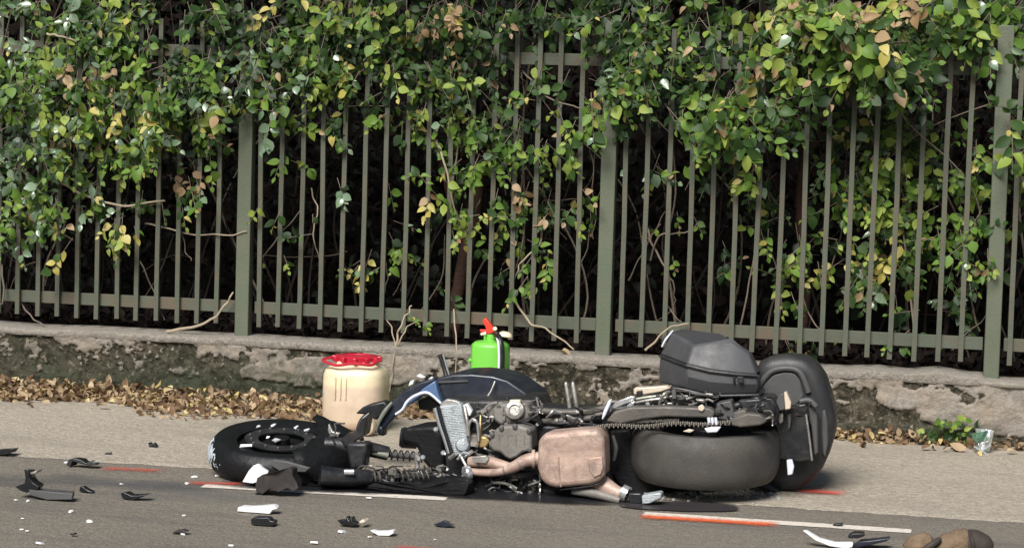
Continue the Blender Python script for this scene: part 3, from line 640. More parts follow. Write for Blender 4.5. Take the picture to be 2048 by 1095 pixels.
cb = G(1966, 905); bm = BM(); lathe(bm, cb + Vector((0, 0, .004)), axes((.05, .1, 1)), [(.030, 0), (.034, .03), (.040, .07), (.045, .105), (.042, .106), (.030, .02)], 20)
for v in bm.verts: v.co += Vector((noise.noise(v.co*30), noise.noise(v.co*30+Vector((5, 0, 0))), 0))*.016
obj('cup_body', bm, M_foil, cup, smooth=0)
bm = BM(); lathe(bm, cb + Vector((-.012, -.03, .06)), axes((-.3, .1, 1)), [(.030, 0), (.034, .018), (.036, .04)], 14)
for v in bm.verts: v.co += Vector((noise.noise(v.co*40), noise.noise(v.co*40+Vector((5, 0, 0))), 0))*.02
obj('printed_sleeve', bm, M_green_print, cup, smooth=0)
bm = BM(); box(bm, cb + Vector((-.01, -.05, .02)), (.07, .04, .006), Matrix.Rotation(.5, 3, 'Y')); box(bm, cb + Vector((.015, -.05, .035)), (.05, .03, .005), Matrix.Rotation(-.7, 3, 'Y')); obj('torn_lid', bm, M_foil, cup)

# ------------------------------------------------------------------ cream drum and green sprayer
M_drum = bpy.data.materials.new('translucent_cream_plastic'); M_drum.use_nodes = True
t = M_drum.node_tree; b = t.nodes['Principled BSDF']; tcn = N(t, 'ShaderNodeTexCoord').outputs['Object']
sx = N(t, 'ShaderNodeSeparateXYZ'); t.links.new(tcn, sx.inputs[0])
lv = N(t, 'ShaderNodeMath', operation='ADD'); t.links.new(sx.outputs['Z'], lv.inputs[0])
nn = N(t, 'ShaderNodeMath', operation='MULTIPLY'); t.links.new(ntex(t, tcn, 9), nn.inputs[0]); nn.inputs[1].default_value = .05; t.links.new(nn.outputs[0], lv.inputs[1])
c = ramp(t, lv.outputs[0], [(.0, (.58, .45, .33)), (.235, (.64, .51, .39)), (.255, (.74, .63, .42)), (.36, (.77, .68, .48))])
c = mixc(t, ramp(t, ntex(t, tcn, 14, 6, .7), [(.42, (0,)*3), (.75, (.6,)*3)]), c, (.42, .33, .22))
t.links.new(c, b.inputs['Base Color']); b.inputs['Roughness'].default_value = .42
b.inputs['Subsurface Weight'].default_value = .35; b.inputs['Subsurface Radius'].default_value = (.03, .02, .01)
M_redp = mat('red_plastic', (.46, .014, .035), .3, 0, .15, 20, .1, 60, .6, coat=.3)
dc = Vector((P(710, 868, 9.86).x, 9.86, 0))
drum = thing('plastic_drum', dc, 'cream plastic drum with ribbed red lid standing behind the front wheel', 'drum')
bm = BM(); prof = [(.120, .012), (.140, .030), (.147, .06), (.148, .20), (.146, .265), (.138, .292), (.112, .312), (.098, .318), (.096, .330)]
lathe(bm, dc, axes((0, 0, 1)), prof, 64, 3.2, sy=.9)
for v in bm.verts:
    l = v.co - dc
    if l.y < -.08 and .10 < l.z < .27 and abs(l.x+.035) < .05: v.co.y += .0012*math.cos((l.x+.035)/.05*math.pi*3)
drum_body = obj('body', bm, M_drum, drum, smooth=50)
for k in range(3):
    bm = BM(); x = -.062+.026*k; tube(bm, [dc+Vector((x, -.1355, .16)), dc+Vector((x, -.1365, .21)), dc+Vector((x, -.1335, .262))], [.0035, .004, .0035], 8, 4); obj('rib', bm, M_drum, drum_body)
bm = BM(); lathe(bm, dc, axes((0, 0, 1)), [(.085, .322), (.097, .324), (.100, .350), (.092, .356), (.070, .357), (.066, .352)], 48); lid = obj('lid', bm, M_redp, drum, smooth=40)
for k in range(12):
    a = k*math.pi/6+.2; R = Matrix.Rotation(a, 3, 'Z'); bm = BM(); box(bm, dc + R @ Vector((.106, 0, .340)), (.024, .020, .026), R); obj('grip', bm, M_redp, lid, bevel=.004)
bm = BM(); tube(bm, [dc+Vector((-.10, -.05, .345)), dc+Vector((-.135, -.10, .335)), dc+Vector((-.06, -.135, .318)), dc+Vector((.02, -.135, .33)), dc+Vector((.10, -.11, .325)), dc+Vector((.118, -.04, .34))], .007, 8, 6); obj('handle_cord', bm, M_redp, drum)
bm = BM(); lathe(bm, Vector((P(733, 858, 9.66).x, 9.66, .05)), axes((0, -1, .05)), [(.030, -.05), (.040, -.03), (.043, 0), (.037, .018), (.020, .026)], 32); obj('bottom_bulge', bm, M_drum, drum)

M_lime = mat('lime_green_plastic', (.16, .52, .06), .36, 0, .06, 6, .05, 40, .5)
M_redh = mat('red_handle_plastic', (.72, .05, .03), .35, 0, .1, 20, .05, 60)
M_cream = mat('cream_plastic', (.78, .66, .48), .4, 0, .1, 20, .05, 60)
M_hose = mat('black_hose', (.012, .014, .016), .4, 0, .2, 20, .05, 60)
M_white = mat('white_plastic', (.80, .80, .79), .35, 0, .06, 20, .08, 60, dirt=(.5, .48, .45), dirt_amt=.05)
sc = Vector((P(979, 760, 10.22).x, 10.22, 0))
def zat(py, Y, px=979): return P(px, py, Y).z
zt = zat(680, 10.22)
spr = thing('pressure_sprayer', sc, 'lime green pressure sprayer with red trigger handle behind the motorcycle', 'sprayer')
bm = BM(); lathe(bm, sc, axes((0, 0, 1)), [(.070, .0), (.084, .012), (.089, .04), (.0895, zt-.035), (.086, zt-.018), (.072, zt-.006), (.030, zt+.001), (.026, zt+.002)], 16, 3.4); spb = obj('tank', bm, M_lime, spr, smooth=25, bevel=.006)
bm = BM(); lathe(bm, sc, axes((0, 0, 1)), [(.021, zt-.01), (.023, zt+.012), (.019, zt+.03)], 18); obj('neck', bm, M_lime, spr)
bm = BM(); box(bm, sc+Vector((-.026, -.01, zt+.012)), (.010, .014, .045)); obj('neck_rib', bm, M_lime, spr, bevel=.003)
bm = BM(); lathe(bm, sc+Vector((.004, 0, 0)), axes((.15, 0, 1)), [(.03, zt+.026), (.034, zt+.030), (.030, zt+.042), (.018, zt+.050)], 20); obj('collar', bm, M_cream, spr)
bm = BM(); tube(bm, [sc+Vector((-.02, -.015, zt+.034)), sc+Vector((-.045, -.02, zt+.028))], [.009, .006], 8, 1); obj('nozzle', bm, M_cream, spr)
Yh = 10.20
bm = BM(); prism(bm, [(964, 640), (971, 635), (987, 655), (989, 664), (976, 668), (972, 662), (971, 655)], Yh, .028); h = obj('handle', bm, M_redh, spr, bevel=.004)
bm = BM(); prism(bm, [(959, 658), (972, 659), (980, 664), (972, 668), (960, 663)], Yh+.004, .018); obj('trigger', bm, M_redh, spr, bevel=.003)
bm = BM(); lathe(bm, P(990, 657, Yh-.005), axes((.2, -1, .2)), [(.008, -.01), (.011, 0), (.008, .006)], 14); obj('valve_knob', bm, M_cream, spr)
bm = BM(); tube(bm, [P(992, 668, 10.19), P(1000, 680, 10.125), P(1003, 710, 10.11), P(1001, 760, 10.11), P(999, 830, 10.12)], .0155, 10, 6); hs = obj('hose', bm, M_hose, spr)
bm = BM(); tube(bm, [P(991, 671, 10.172), P(996, 682, 10.109), P(998, 710, 10.094), P(997, 760, 10.094), P(995, 830, 10.104)], .0055, 8, 6); obj('hose_stripe', bm, M_white, hs)
bm = BM(); lathe(bm, P(941, 720, 10.17), axes((-1, -.3, 0)), [(.008, -.01), (.010, .004), (.006, .010)], 12); obj('strap_lug', bm, M_lime, spr)

# ------------------------------------------------------------------ motorcycle
K = dict(
 black=mat('black_gloss_plastic', (.010, .011, .013), .36, 0, .3, 10, .06, 40, .5, dirt=(.05, .045, .04), dirt_amt=.15),
 satin=mat('black_satin_metal', (.018, .018, .020), .42, .1, .3, 14, .2, 60, .5, dirt=(.06, .055, .05), dirt_amt=.2),
 rubber=mat('tyre_rubber', (.056, .053, .050), .62, 0, .25, 9, .2, 120, .35, dirt=(.088, .079, .066), dirt_amt=.45),
 matte=mat('black_matte_plastic', (.0055, .0057, .0065), .62, 0, .4, 12, .3, 50, .25),
 frontrub=mat('front_tyre_rubber', (.0065, .0067, .0075), .5, 0, .4, 6, .25, 60, .3),
 tread_light=mat('lit_tread', (.50, .54, .58), .6, 0, .35, 30, .4, 80, .4, dirt=(.05, .05, .055), dirt_amt=.12),  # pale colour paints light falling on the front tread
 case=mat('grey_case_plastic', (.062, .062, .066), .5, 0, .12, 8, .12, 200, .4, dirt=(.085, .083, .082), dirt_amt=.1),
 dome=mat('dark_case_plastic', (.024, .024, .026), .45, 0, .2, 8, .12, 200, .4, dirt=(.05, .046, .042), dirt_amt=.15),
 grey=mat('mid_grey_plastic', (.075, .073, .072), .5, 0, .15, 10, .1, 100, .4),
 rust=mat('heat_tinted_exhaust', (.40, .265, .205), .55, .25, .42, 4, .15, 120, .4, dirt=(.30, .21, .18), dirt_amt=.3),
 alu=mat('dull_aluminium', (.42, .40, .37), .42, .6, .25, 14, .25, 70, .5, dirt=(.14, .12, .10), dirt_amt=.25),
 bright=mat('bright_metal', (.72, .72, .72), .25, .8, .15, 20, .1, 60, .5),
 rad=mat('radiator_core', (.44, .47, .49), .5, .35, .2, 24, .5, 130, .5, dirt=(.26, .28, .29), dirt_amt=.3),
 sump=mat('grey_engine_case', (.21, .195, .175), .6, .2, .2, 12, .3, 70, .4, dirt=(.10, .09, .075), dirt_amt=.25),
 blue=mat('blue_fairing_paint', (.085, .145, .27), .35, 0, .15, 12, .04, 60, .5, coat=.5),
 navy=mat('navy_fairing_paint', (.011, .015, .027), .42, 0, .3, 8, .05, 40, .5, coat=.12, dirt=(.05, .05, .05), dirt_amt=.1),
 trim=mat('pale_trim', (.66, .68, .78), .35, 0, .12, 20, .1, 60),
 swing=mat('swingarm_paint', (.095, .088, .080), .55, .2, .25, 10, .2, 70, .4, dirt=(.15, .13, .11), dirt_amt=.3),
 chain=mat('dirty_chain', (.22, .20, .17), .5, .6, .4, 40, .2, 60, .5),
 brass=mat('brass_fitting', (.42, .30, .14), .4, .5, .3, 30, .2, 60),
 olive=mat('grey_olive_metal', (.26, .27, .22), .45, .4, .25, 18, .2, 60),
 lens=mat('clear_lens', (.62, .52, .40), .15, 0, .2, 30, .05, 60, .6),
 white=M_white)
M = K['rust']; t = M.node_tree; b = t.nodes['Principled BSDF']           # heat stains, streaks and scratches on the exhaust
tc = N(t, 'ShaderNodeTexCoord').outputs['Object']
mp = N(t, 'ShaderNodeMapping'); mp.inputs['Scale'].default_value = (1, 1, 2.2); t.links.new(tc, mp.inputs[0])
c = mixc(t, ramp(t, ntex(t, mp.outputs[0], 7, 6, .7, .8), [(.36, (0,)*3), (.62, (1,)*3)]), (.36, .245, .20), (.53, .385, .31))
c = mixc(t, ramp(t, ntex(t, tc, 16, 6, .75, .5), [(.50, (0,)*3), (.68, (.75,)*3)]), c, (.21, .165, .145))
c = mixc(t, ramp(t, ntex(t, tc, 30, 5, .7), [(.60, (0,)*3), (.72, (.7,)*3)]), c, (.62, .51, .42))
mp2 = N(t, 'ShaderNodeMapping'); mp2.inputs['Scale'].default_value = (4, 8, 70); mp2.inputs['Rotation'].default_value = (0, .25, 0); t.links.new(tc, mp2.inputs[0])
c = mixc(t, ramp(t, ntex(t, mp2.outputs[0], 3, 3, .6), [(.66, (0,)*3), (.72, (.6,)*3)]), c, (.62, .54, .46))
t.links.new(c, b.inputs['Base Color'])
bike = thing('motorcycle', (-1.9, 8.8, 0), 'dark touring motorcycle lying on its side with its underside facing the road', 'motorcycle')
def part(nm, bm, k, parent=bike, **kw): return obj(nm, bm, K[k], parent, **kw)
def pr(nm, out, Y, d, k, parent=bike, bevel=.004, taper=1.0, label=None, bend=0, **kw):
    bm = BM(); prism(bm, out, Y, d, taper, bend); return part(nm, bm, k, parent, bevel=bevel, label=label, **kw)
def tb(nm, pts, r, k, parent=bike, seg=10, n=6, **kw):
    bm = BM(); tube(bm, [P(*p) for p in pts], r, seg, n); return part(nm, bm, k, parent, **kw)

def tyre_prof(R, W, cr=.13, pw=3.2):
    """closed tyre cross-section (radius, height)"""
    pts = []
    for i in range(21):
        a = -1+2*i/20; pts.append((R - cr*W*(abs(a)**pw), a*W*.5))
    return [(R-.115, -W*.40), (R-.085, -W*.48)] + pts + [(R-.085, W*.48), (R-.115, W*.40)]
# rear wheel
rc = Vector((P(1410, 905, 8.69).x, 8.69, .178)); RR = axes((-.01, -.055, 1))
bm = BM(); lathe(bm, rc, RR, tyre_prof(.298, .205), 72, closed=True); rw = part('rear_wheel', bm, 'rubber', smooth=50)
bm = BM(); lathe(bm, rc, RR, [(.175, -.075), (.192, -.072), (.192, .072), (.175, .075), (.165, .03), (.165, -.03)], 48, closed=True); part('rim', bm, 'satin', rw)
bm = BM(); lathe(bm, rc, RR, [(.05, -.09), (.05, .09)], 24)
for k in range(5):
    Rk = RR @ Matrix.Rotation(k*2*math.pi/5, 3, 'Z'); box(bm, rc + Rk @ Vector((.11, 0, 0)), (.13, .035, .04), Rk)
part('hub', bm, 'satin', rw, bevel=.004)
# front wheel, steering turned
fc = Vector((P(562, 906, 8.50).x, 8.50, P(562, 906, 8.50).z)); FR = axes((.055, -.15, 1))
bm = BM(); lathe(bm, fc, FR, tyre_prof(.295, .135, .25, 2.4), 72, closed=True); fwh = part('front_wheel', bm, 'frontrub', smooth=50)
bm = BM(); lathe(bm, fc, FR, [(.185, -.045), (.205, -.045), (.205, .045), (.185, .045), (.175, .02), (.175, -.02)], 48, closed=True)
part('rim', bm, 'matte', fwh)
bm = BM(); lathe(bm, fc, FR, [(.035, -.06), (.035, .07)], 24)
for k in range(5):
    Rk = FR @ Matrix.Rotation(k*2*math.pi/5+.3, 3, 'Z'); box(bm, fc + Rk @ Vector((.11, 0, 0)), (.15, .045, .03), Rk)
lathe(bm, fc, FR, [(.19, .022), (.19, .032)], 32)
part('hub', bm, 'matte', fwh, bevel=.004)
bm = BM(); lathe(bm, fc, FR, [(.095, .058), (.150, .058), (.150, .063), (.095, .063)], 48, closed=True); dsk = part('brake_disc', bm, 'satin', fwh)
for k in range(14):
    Rk = FR @ Matrix.Rotation(k*2*math.pi/14, 3, 'Z'); bm = BM(); lathe(bm, fc + Rk @ Vector((.122+.012*(k % 2), 0, .0655)), FR, [(.006, -.004), (.006, .003), (.004, .005)], 10); part('disc_bolt', bm, 'grey', dsk)
bm = BM(); ring = []                                            # pale patch painting the light that strikes the tread's outer end
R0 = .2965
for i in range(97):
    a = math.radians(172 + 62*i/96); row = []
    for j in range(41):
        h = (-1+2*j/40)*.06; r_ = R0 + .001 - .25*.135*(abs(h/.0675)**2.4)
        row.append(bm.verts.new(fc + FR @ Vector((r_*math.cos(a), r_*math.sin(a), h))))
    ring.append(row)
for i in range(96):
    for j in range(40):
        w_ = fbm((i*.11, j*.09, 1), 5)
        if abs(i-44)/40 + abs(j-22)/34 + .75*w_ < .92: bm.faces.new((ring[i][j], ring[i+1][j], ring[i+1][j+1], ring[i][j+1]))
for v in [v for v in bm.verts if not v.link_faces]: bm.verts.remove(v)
part('lit_tread_patch', bm, 'tread_light', fwh)
# front mudguard: curved shell over the inner third of the wheel
bm = BM(); g = []
for i in range(19):
    a = math.radians(-62+140*i/18); row = []; tp_ = min(1, .35+.9*math.sin(math.pi*i/18))
    for j, (dr, h) in enumerate(((-.15, .090), (-.03, .092), (.012, .065), (.022, 0), (.012, -.06), (-.05, -.085))):
        row.append(bm.verts.new(fc + FR @ Vector(((.30+dr*(tp_ if dr < 0 else 1))*math.cos(a), (.30+dr*(tp_ if dr < 0 else 1))*math.sin(a), h*(tp_ if h < 0 else 1) + .012*noise.noise(Vector((i*.6, j*.8, 0)))))))
    g.append(row)
for i in range(18):
    for j in range(5): bm.faces.new((g[i][j], g[i+1][j], g[i+1][j+1], g[i][j+1]))
mg = part('front_mudguard', bm, 'matte', smooth=50); so_ = mg.modifiers.new('shell', 'SOLIDIFY'); so_.thickness = .004
pr('mudguard_glint', [(545, 918), (575, 922), (620, 935), (610, 944), (560, 942), (540, 930)], 8.2, .02, 'grey', bevel=.004)  # grey piece stands in for light reflecting off the mudguard edge
nW = FR @ Vector((0, 0, 1))
for (x, y, w_, h_, top) in ((492, 891, .052, .016, .0675), (553, 879, .030, .022, .072), (517, 852, .020, .014, .072), (548, 850, .016, .022, .072), (593, 853, .016, .022, .072), (614, 860, .016, .016, .072), (624, 912, .034, .016, .0675), (536, 874, .014, .010, .072)):
    d_ = ray(x, y); p0 = fc + nW*top; k_ = (p0-O).dot(nW)/d_.dot(nW); pt = O + d_*k_; bm = BM()
    Rz = FR @ Matrix.Rotation(rnd.uniform(-.4, .4), 3, 'Z'); box(bm, pt, (w_*.75, h_*1.3, .005), Rz)
    for v in bm.verts: v.co += Rz @ Vector((rnd.uniform(-.15, .15)*w_, rnd.uniform(-.3, .3)*h_, rnd.uniform(-.001, .003)))
    part('chip_glint', bm, 'white', fwh)  # white plates: loose chips, and disc-bolt glints put in as colour
# fork
fk = tb('fork_leg', [(650, 888, 8.42), (715, 893, 8.45), (776, 906, 8.5)], [.034, .032, .028], 'satin')
tb('stanchion', [(716, 897, 8.44), (776, 910, 8.48)], .014, 'olive', fk); tb('stanchion', [(770, 907, 8.5), (845, 915, 8.56)], .012, 'grey', fk)
bm = BM(); tube(bm, helix(P(778, 908, 8.5), P(850, 914, 8.56), .020, 6), .0035, 6, 1); part('spring', bm, 'satin', fk)
fk2 = tb('fork_leg', [(640, 950, 8.2), (700, 955, 8.25), (740, 955, 8.3)], [.04, .036, .032], 'black')
tb('axle_cap', [(690, 943, 8.21), (709, 943, 8.21)], .012, 'bright', fk2)
tb('stanchion', [(738, 957, 8.3), (865, 950, 8.45)], .014, 'satin', fk2)
bm = BM(); tube(bm, helix(P(705, 956, 8.27), P(860, 950, 8.45), .026, 15), .0042, 6, 1)
for v in bm.verts: v.co += Vector((noise.noise(v.co*16), 0, noise.noise(v.co*16+Vector((4, 0, 0)))))*.012
part('spring', bm, 'swing', fk2)
pr('brake_caliper', [(690, 895), (712, 880), (728, 870), (735, 830), (722, 838), (712, 862), (695, 866), (680, 880)], 8.4, .09, 'black')
pr('brake_caliper', [(690, 885), (735, 885), (728, 935), (700, 940)], 8.36, .08, 'satin', bevel=.012)
pr('mudguard_stay', [(657, 846), (665, 862), (680, 865), (676, 874), (660, 873), (655, 860)], 8.5, .02, 'alu')
pr('headlamp_housing', [(799, 866), (812, 853), (868, 850), (886, 868), (890, 950), (862, 942), (842, 918), (832, 892), (803, 884)], 8.56, .26, 'matte', bevel=.02, bseg=3, taper=.85)
bm = BM(); lathe(bm, P(806, 874, 8.62), axes((-1, -.25, .1)), [(.040, -.06), (.044, 0), (.036, .012), (.02, .014)], 28); part('mirror_stem', bm, 'black')
tb('fork_clamp', [(834, 905, 8.5), (836, 938, 8.5), (850, 950, 8.48), (880, 945, 8.48), (888, 935, 8.5), (896, 940, 8.5)], .010, 'alu')
for q in ((838, 917, 8.49), (846, 914, 8.48), (887, 905, 8.47), (872, 858, 8.47), (872, 966, 8.42)):
    bm = BM(); lathe(bm, P(*q), axes((0, -1, .1)), [(.008, -.01), (.011, .0), (.011, .006), (.006, .011)], 10); part('bolt', bm, 'bright')
bm = BM(); prism(bm, [(600, 958), (640, 950), (700, 962), (760, 958), (830, 962), (890, 955), (935, 960), (940, 985), (930, 996), (880, 992), (800, 985), (700, 980), (620, 975)], 8.27, .22, .9)
bmesh.ops.triangulate(bm, faces=bm.faces); bmesh.ops.subdivide_edges(bm, edges=bm.edges, cuts=5)
for v in bm.verts: v.co += Vector((noise.noise(v.co*9), noise.noise(v.co*9+Vector((3, 0, 0))), noise.noise(v.co*14+Vector((0, 7, 0)))))*.034; v.co.z = max(.006, v.co.z - .012)
part('crumpled_lower_fairing', bm, 'matte', smooth=50)
# upper fairing, seen as the top outline
pr('side_fairing', [(868, 757), (905, 748), (942, 747), (985, 751), (1015, 760), (1045, 780), (1068, 797), (1072, 806), (1035, 800), (1000, 803), (960, 812), (925, 808), (885, 812), (872, 790)], 8.80, .34, 'navy', bevel=.018, bseg=3, taper=.92)
pr('fairing_seam', [(872, 762), (935, 760), (936, 763), (874, 766)], 8.792, .01, 'grey', bevel=.001)
tb('cable', [(990, 762, 8.78), (980, 785, 8.76), (962, 808, 8.74)], .0045, 'alu')
pr('blue_panel', [(812, 812), (826, 794), (846, 776), (870, 760), (875, 782), (884, 806), (862, 788), (844, 790), (826, 806)], 8.74, .05, 'blue', bevel=.006)
tb('white_trim', [(791, 828, 8.72), (805, 818, 8.72), (815, 802, 8.72), (832, 790, 8.72), (856, 785, 8.72), (882, 806, 8.72)], [.005, .0065, .0065, .005], 'trim', seg=8)
pr('windscreen_rail', [(838, 764), (858, 758), (872, 757), (848, 777), (826, 796), (806, 818), (788, 835), (774, 852), (767, 868), (752, 866), (752, 850), (764, 828), (782, 804), (806, 782)], 8.76, .05, 'navy', bevel=.012, bseg=3)
tb('rail_edge', [(754, 862, 8.745), (758, 843, 8.74), (770, 822, 8.74), (784, 804, 8.74)], [.004, .008, .010, .005], 'olive', seg=8)
pr('rail_end', [(752, 856), (764, 850), (769, 866), (768, 872), (756, 870)], 8.73, .05, 'black', bevel=.008)
pr('torn_flap', [(710, 827), (724, 814), (740, 807), (768, 801), (779, 812), (768, 826), (752, 840), (736, 832), (728, 828)], 8.8, .06, 'black', bevel=.008)
tb('torn_flap', [(738, 828, 8.8), (724, 840, 8.78), (717, 858, 8.75), (722, 878, 8.72)], [.014, .010, .014], 'black')
pr('mirror_shell', [(816, 772), (820, 762), (828, 759), (826, 768)], 8.85, .03, 'white', bevel=.003)
pr('mirror_shell', [(832, 752), (838, 747), (850, 755), (842, 756)], 8.87, .03, 'white', bevel=.003)
pr('mirror_shell', [(852, 762), (863, 752), (866, 756), (858, 764)], 8.78, .02, 'trim', bevel=.003)
tb('handlebar', [(880, 708, 9.0), (892, 748, 9.0), (898, 790, 8.95)], .011, 'satin'); tb('handlebar', [(886, 708, 8.985), (894, 735, 8.985), (898, 748, 8.985)], .004, 'bright')
pr('inner_panel', [(835, 800), (856, 792), (884, 812), (866, 820), (838, 819)], 8.84, .06, 'black')
# engine mass
pr('engine_block', [(884, 800), (1000, 800), (1065, 800), (1085, 850), (1215, 848), (1222, 962), (1245, 990), (1100, 994), (940, 992), (905, 975), (888, 930)], 8.58, .32, 'satin', bevel=.012)
rd = pr('radiator', [(876, 812), (922, 806), (930, 850), (938, 898), (931, 908), (908, 911), (900, 890), (888, 850)], 8.47, .05, 'rad', bevel=.006)
for k in range(26):
    y0 = 817 + k*3.4; x0 = 879+k*1.05
    tb('fin', [(x0, y0, 8.4695), (x0+22, y0-1.5, 8.4690), (x0+43-k*.5, y0-3, 8.4695)], .0012, 'rad', rd, seg=5, n=1)
tb('frame_edge', [(870, 815, 8.46), (878, 845, 8.46), (888, 872, 8.46), (898, 905, 8.46)], .009, 'bright', rd, seg=8)
tb('frame_edge', [(876, 812, 8.455), (884, 845, 8.455), (893, 872, 8.455), (904, 908, 8.455)], .008, 'black', rd, seg=8)
pr('radiator_mount', [(880, 806), (893, 797), (912, 800), (924, 806), (920, 811), (880, 813)], 8.5, .03, 'alu')
bm = BM(); lathe(bm, P(924, 888, 8.47), axes((.4, -1, .1)), [(.02, -.02), (.028, 0), (.024, .016), (.012, .02)], 20); part('radiator_cap', bm, 'rad', rd)
tb('coolant_hose', [(938, 880, 8.5), (938, 850, 8.47), (946, 838, 8.46), (955, 848, 8.46), (957, 880, 8.48)], .006, 'bright')
tb('coolant_hose', [(929, 812, 8.5), (934, 840, 8.48), (937, 870, 8.48)], .008, 'alu')
tb('coolant_hose', [(961, 830, 8.5), (960, 860, 8.48), (956, 890, 8.49)], .005, 'brass')
pr('thermostat', [(934, 868), (955, 868), (958, 890), (938, 893)], 8.5, .05, 'sump', bevel=.008)
pr('brass_union', [(954, 870), (972, 872), (980, 882), (972, 895), (958, 896)], 8.49, .05, 'brass', bevel=.008)
pr('bracket', [(925, 810), (934, 806), (944, 822), (940, 832), (930, 828)], 8.5, .03, 'white', bevel=.003)
pr('bracket', [(973, 815), (984, 806), (990, 818), (985, 830), (994, 836), (978, 842), (970, 830)], 8.52, .04, 'alu', bevel=.004)
for q, w in (((899, 915), (912, 906)), ((930, 912), (944, 902)), ((943, 936), (938, 944))):
    tb('pipe_stud', [(*q, 8.46), (*w, 8.44)], .008, 'bright', seg=8)
tb('gear_linkage', [(922, 912, 8.45), (932, 930, 8.44), (941, 936, 8.43)], .006, 'alu', seg=8); tb('gear_linkage', [(915, 918, 8.45), (926, 905, 8.45), (938, 908, 8.44)], .006, 'bright', seg=8)
cyl = pr('cylinder_cover', [(985, 815), (1000, 806), (1055, 804), (1062, 830), (1052, 848), (1000, 850), (984, 838)], 8.5, .1, 'sump', bevel=.012)
bm = BM(); lathe(bm, P(1030, 820, 8.49), axes((.1, -1, .25)), [(.034, -.04), (.04, 0), (.036, .018), (.022, .022), (.020, .012), (.004, .012)], 28); part('oil_filter', bm, 'alu', cyl)
pr('cover_plate', [(1018, 799), (1040, 799), (1041, 806), (1018, 806)], 8.48, .03, 'lens', cyl, bevel=.003)
sp = pr('sump', [(982, 872), (992, 856), (1006, 851), (1040, 850), (1062, 858), (1064, 900), (1046, 904), (1034, 914), (1020, 920), (1010, 914), (1000, 904), (986, 902), (978, 892)], 8.43, .12, 'sump', bevel=.010)
for k in range(4):
    tb('sump_rib', [(998+k*17, 868, 8.4295), (1000+k*16, 890, 8.4295)], .002, 'sump', sp, seg=6, n=1)
for q in ((984, 868), (1003, 855), (1030, 852), (1058, 861), (1060, 898)):
    bm = BM(); lathe(bm, P(*q, 8.43), axes((0, -1, .1)), [(.009, -.01), (.011, 0), (.010, .008), (.004, .010)], 10); part('sump_bolt', bm, 'grey', sp)
ex = pr('muffler', [(1075, 884), (1080, 871), (1092, 865), (1140, 861), (1192, 857), (1203, 863), (1208, 880), (1210, 930), (1209, 950), (1200, 964), (1180, 970), (1112, 976), (1092, 972), (1080, 958), (1073, 935)], 8.335, .17, 'rust', bevel=.030, bseg=4, taper=.95)
pr('weld_plate', [(1175, 916), (1204, 912), (1206, 935), (1202, 948), (1188, 955), (1178, 940)], 8.329, .02, 'rust', ex, bevel=.004)
tb('end_seam', [(1205, 900, 8.37), (1211, 930, 8.36), (1209, 952, 8.355), (1198, 966, 8.355), (1165, 973, 8.36), (1120, 978, 8.37)], .0045, 'satin', ex, seg=8)
tb('seam', [(1116, 912, 8.331), (1117, 940, 8.331), (1122, 972, 8.337)], .0035, 'rust', ex, seg=8)
hp = tb('exhaust_pipe', [(940, 922, 8.45), (975, 922, 8.42), (998, 928, 8.40), (1028, 936, 8.39)], [.020, .023, .022, .016], 'rust', seg=16)
tb('exhaust_pipe', [(938, 942, 8.43), (985, 944, 8.40), (1025, 934, 8.385), (1052, 920, 8.385), (1085, 916, 8.40)], [.014, .016, .022, .025, .030], 'rust', seg=16)
for q in (((958, 920.5, 8.43), (961, 921, 8.43), .0245), ((1008, 939, 8.39), (1011, 938, 8.39), .0215), ((1040, 927, 8.385), (1043, 925.5, 8.385), .0265)):
    tb('weld_bead', [q[0], q[1]], q[2], 'sump', hp, seg=14, n=1)
pr('heat_shield', [(944, 913), (972, 910), (978, 917), (972, 926), (946, 925)], 8.385, .02, 'alu', hp, bevel=.003)
tb('pipe_clamp', [(1064, 917, 8.392), (1070, 917, 8.394)], .037, 'rust', hp, seg=18)
bm = BM(); lathe(bm, P(934, 946, 8.42), axes((-.8, -.6, -.15)), [(.030, -.012), (.034, 0), (.030, .010), (.020, .011)], 20); part('pipe_flange', bm, 'bright', hp)
tl = tb('tail_pipe', [(1188, 957, 8.42), (1212, 972, 8.40), (1232, 983, 8.38), (1250, 990, 8.37)], [.042, .034, .027, .025], 'rust', seg=16)
tb('tail_pipe_tip', [(1244, 982, 8.37), (1256, 988, 8.366)], .031, 'bright', tl, seg=16)
tb('heat_guard', [(1145, 982, 8.4), (1185, 985, 8.38), (1240, 1000, 8.36)], [.012, .020, .014], 'sump', tl)
for k in range(16):                                             # small fittings in the dark underside
    x, y = rnd.uniform(960, 1190), rnd.uniform(955, 990)
    if 1070 < x < 1215 and y < 978: continue
    tb('underside_stud', [(x, y, 8.46), (x+rnd.uniform(-10, 10), y+rnd.uniform(-12, 12), 8.44)], rnd.uniform(.004, .009), rnd.choice(('grey', 'satin', 'alu')), seg=6, n=1)
pr('bellypan', [(930, 950), (985, 952), (1075, 948), (1085, 975), (1130, 985), (1200, 985), (1245, 1003), (1180, 1000), (1090, 996), (1010, 992), (945, 985)], 8.46, .2, 'matte', bevel=.012)
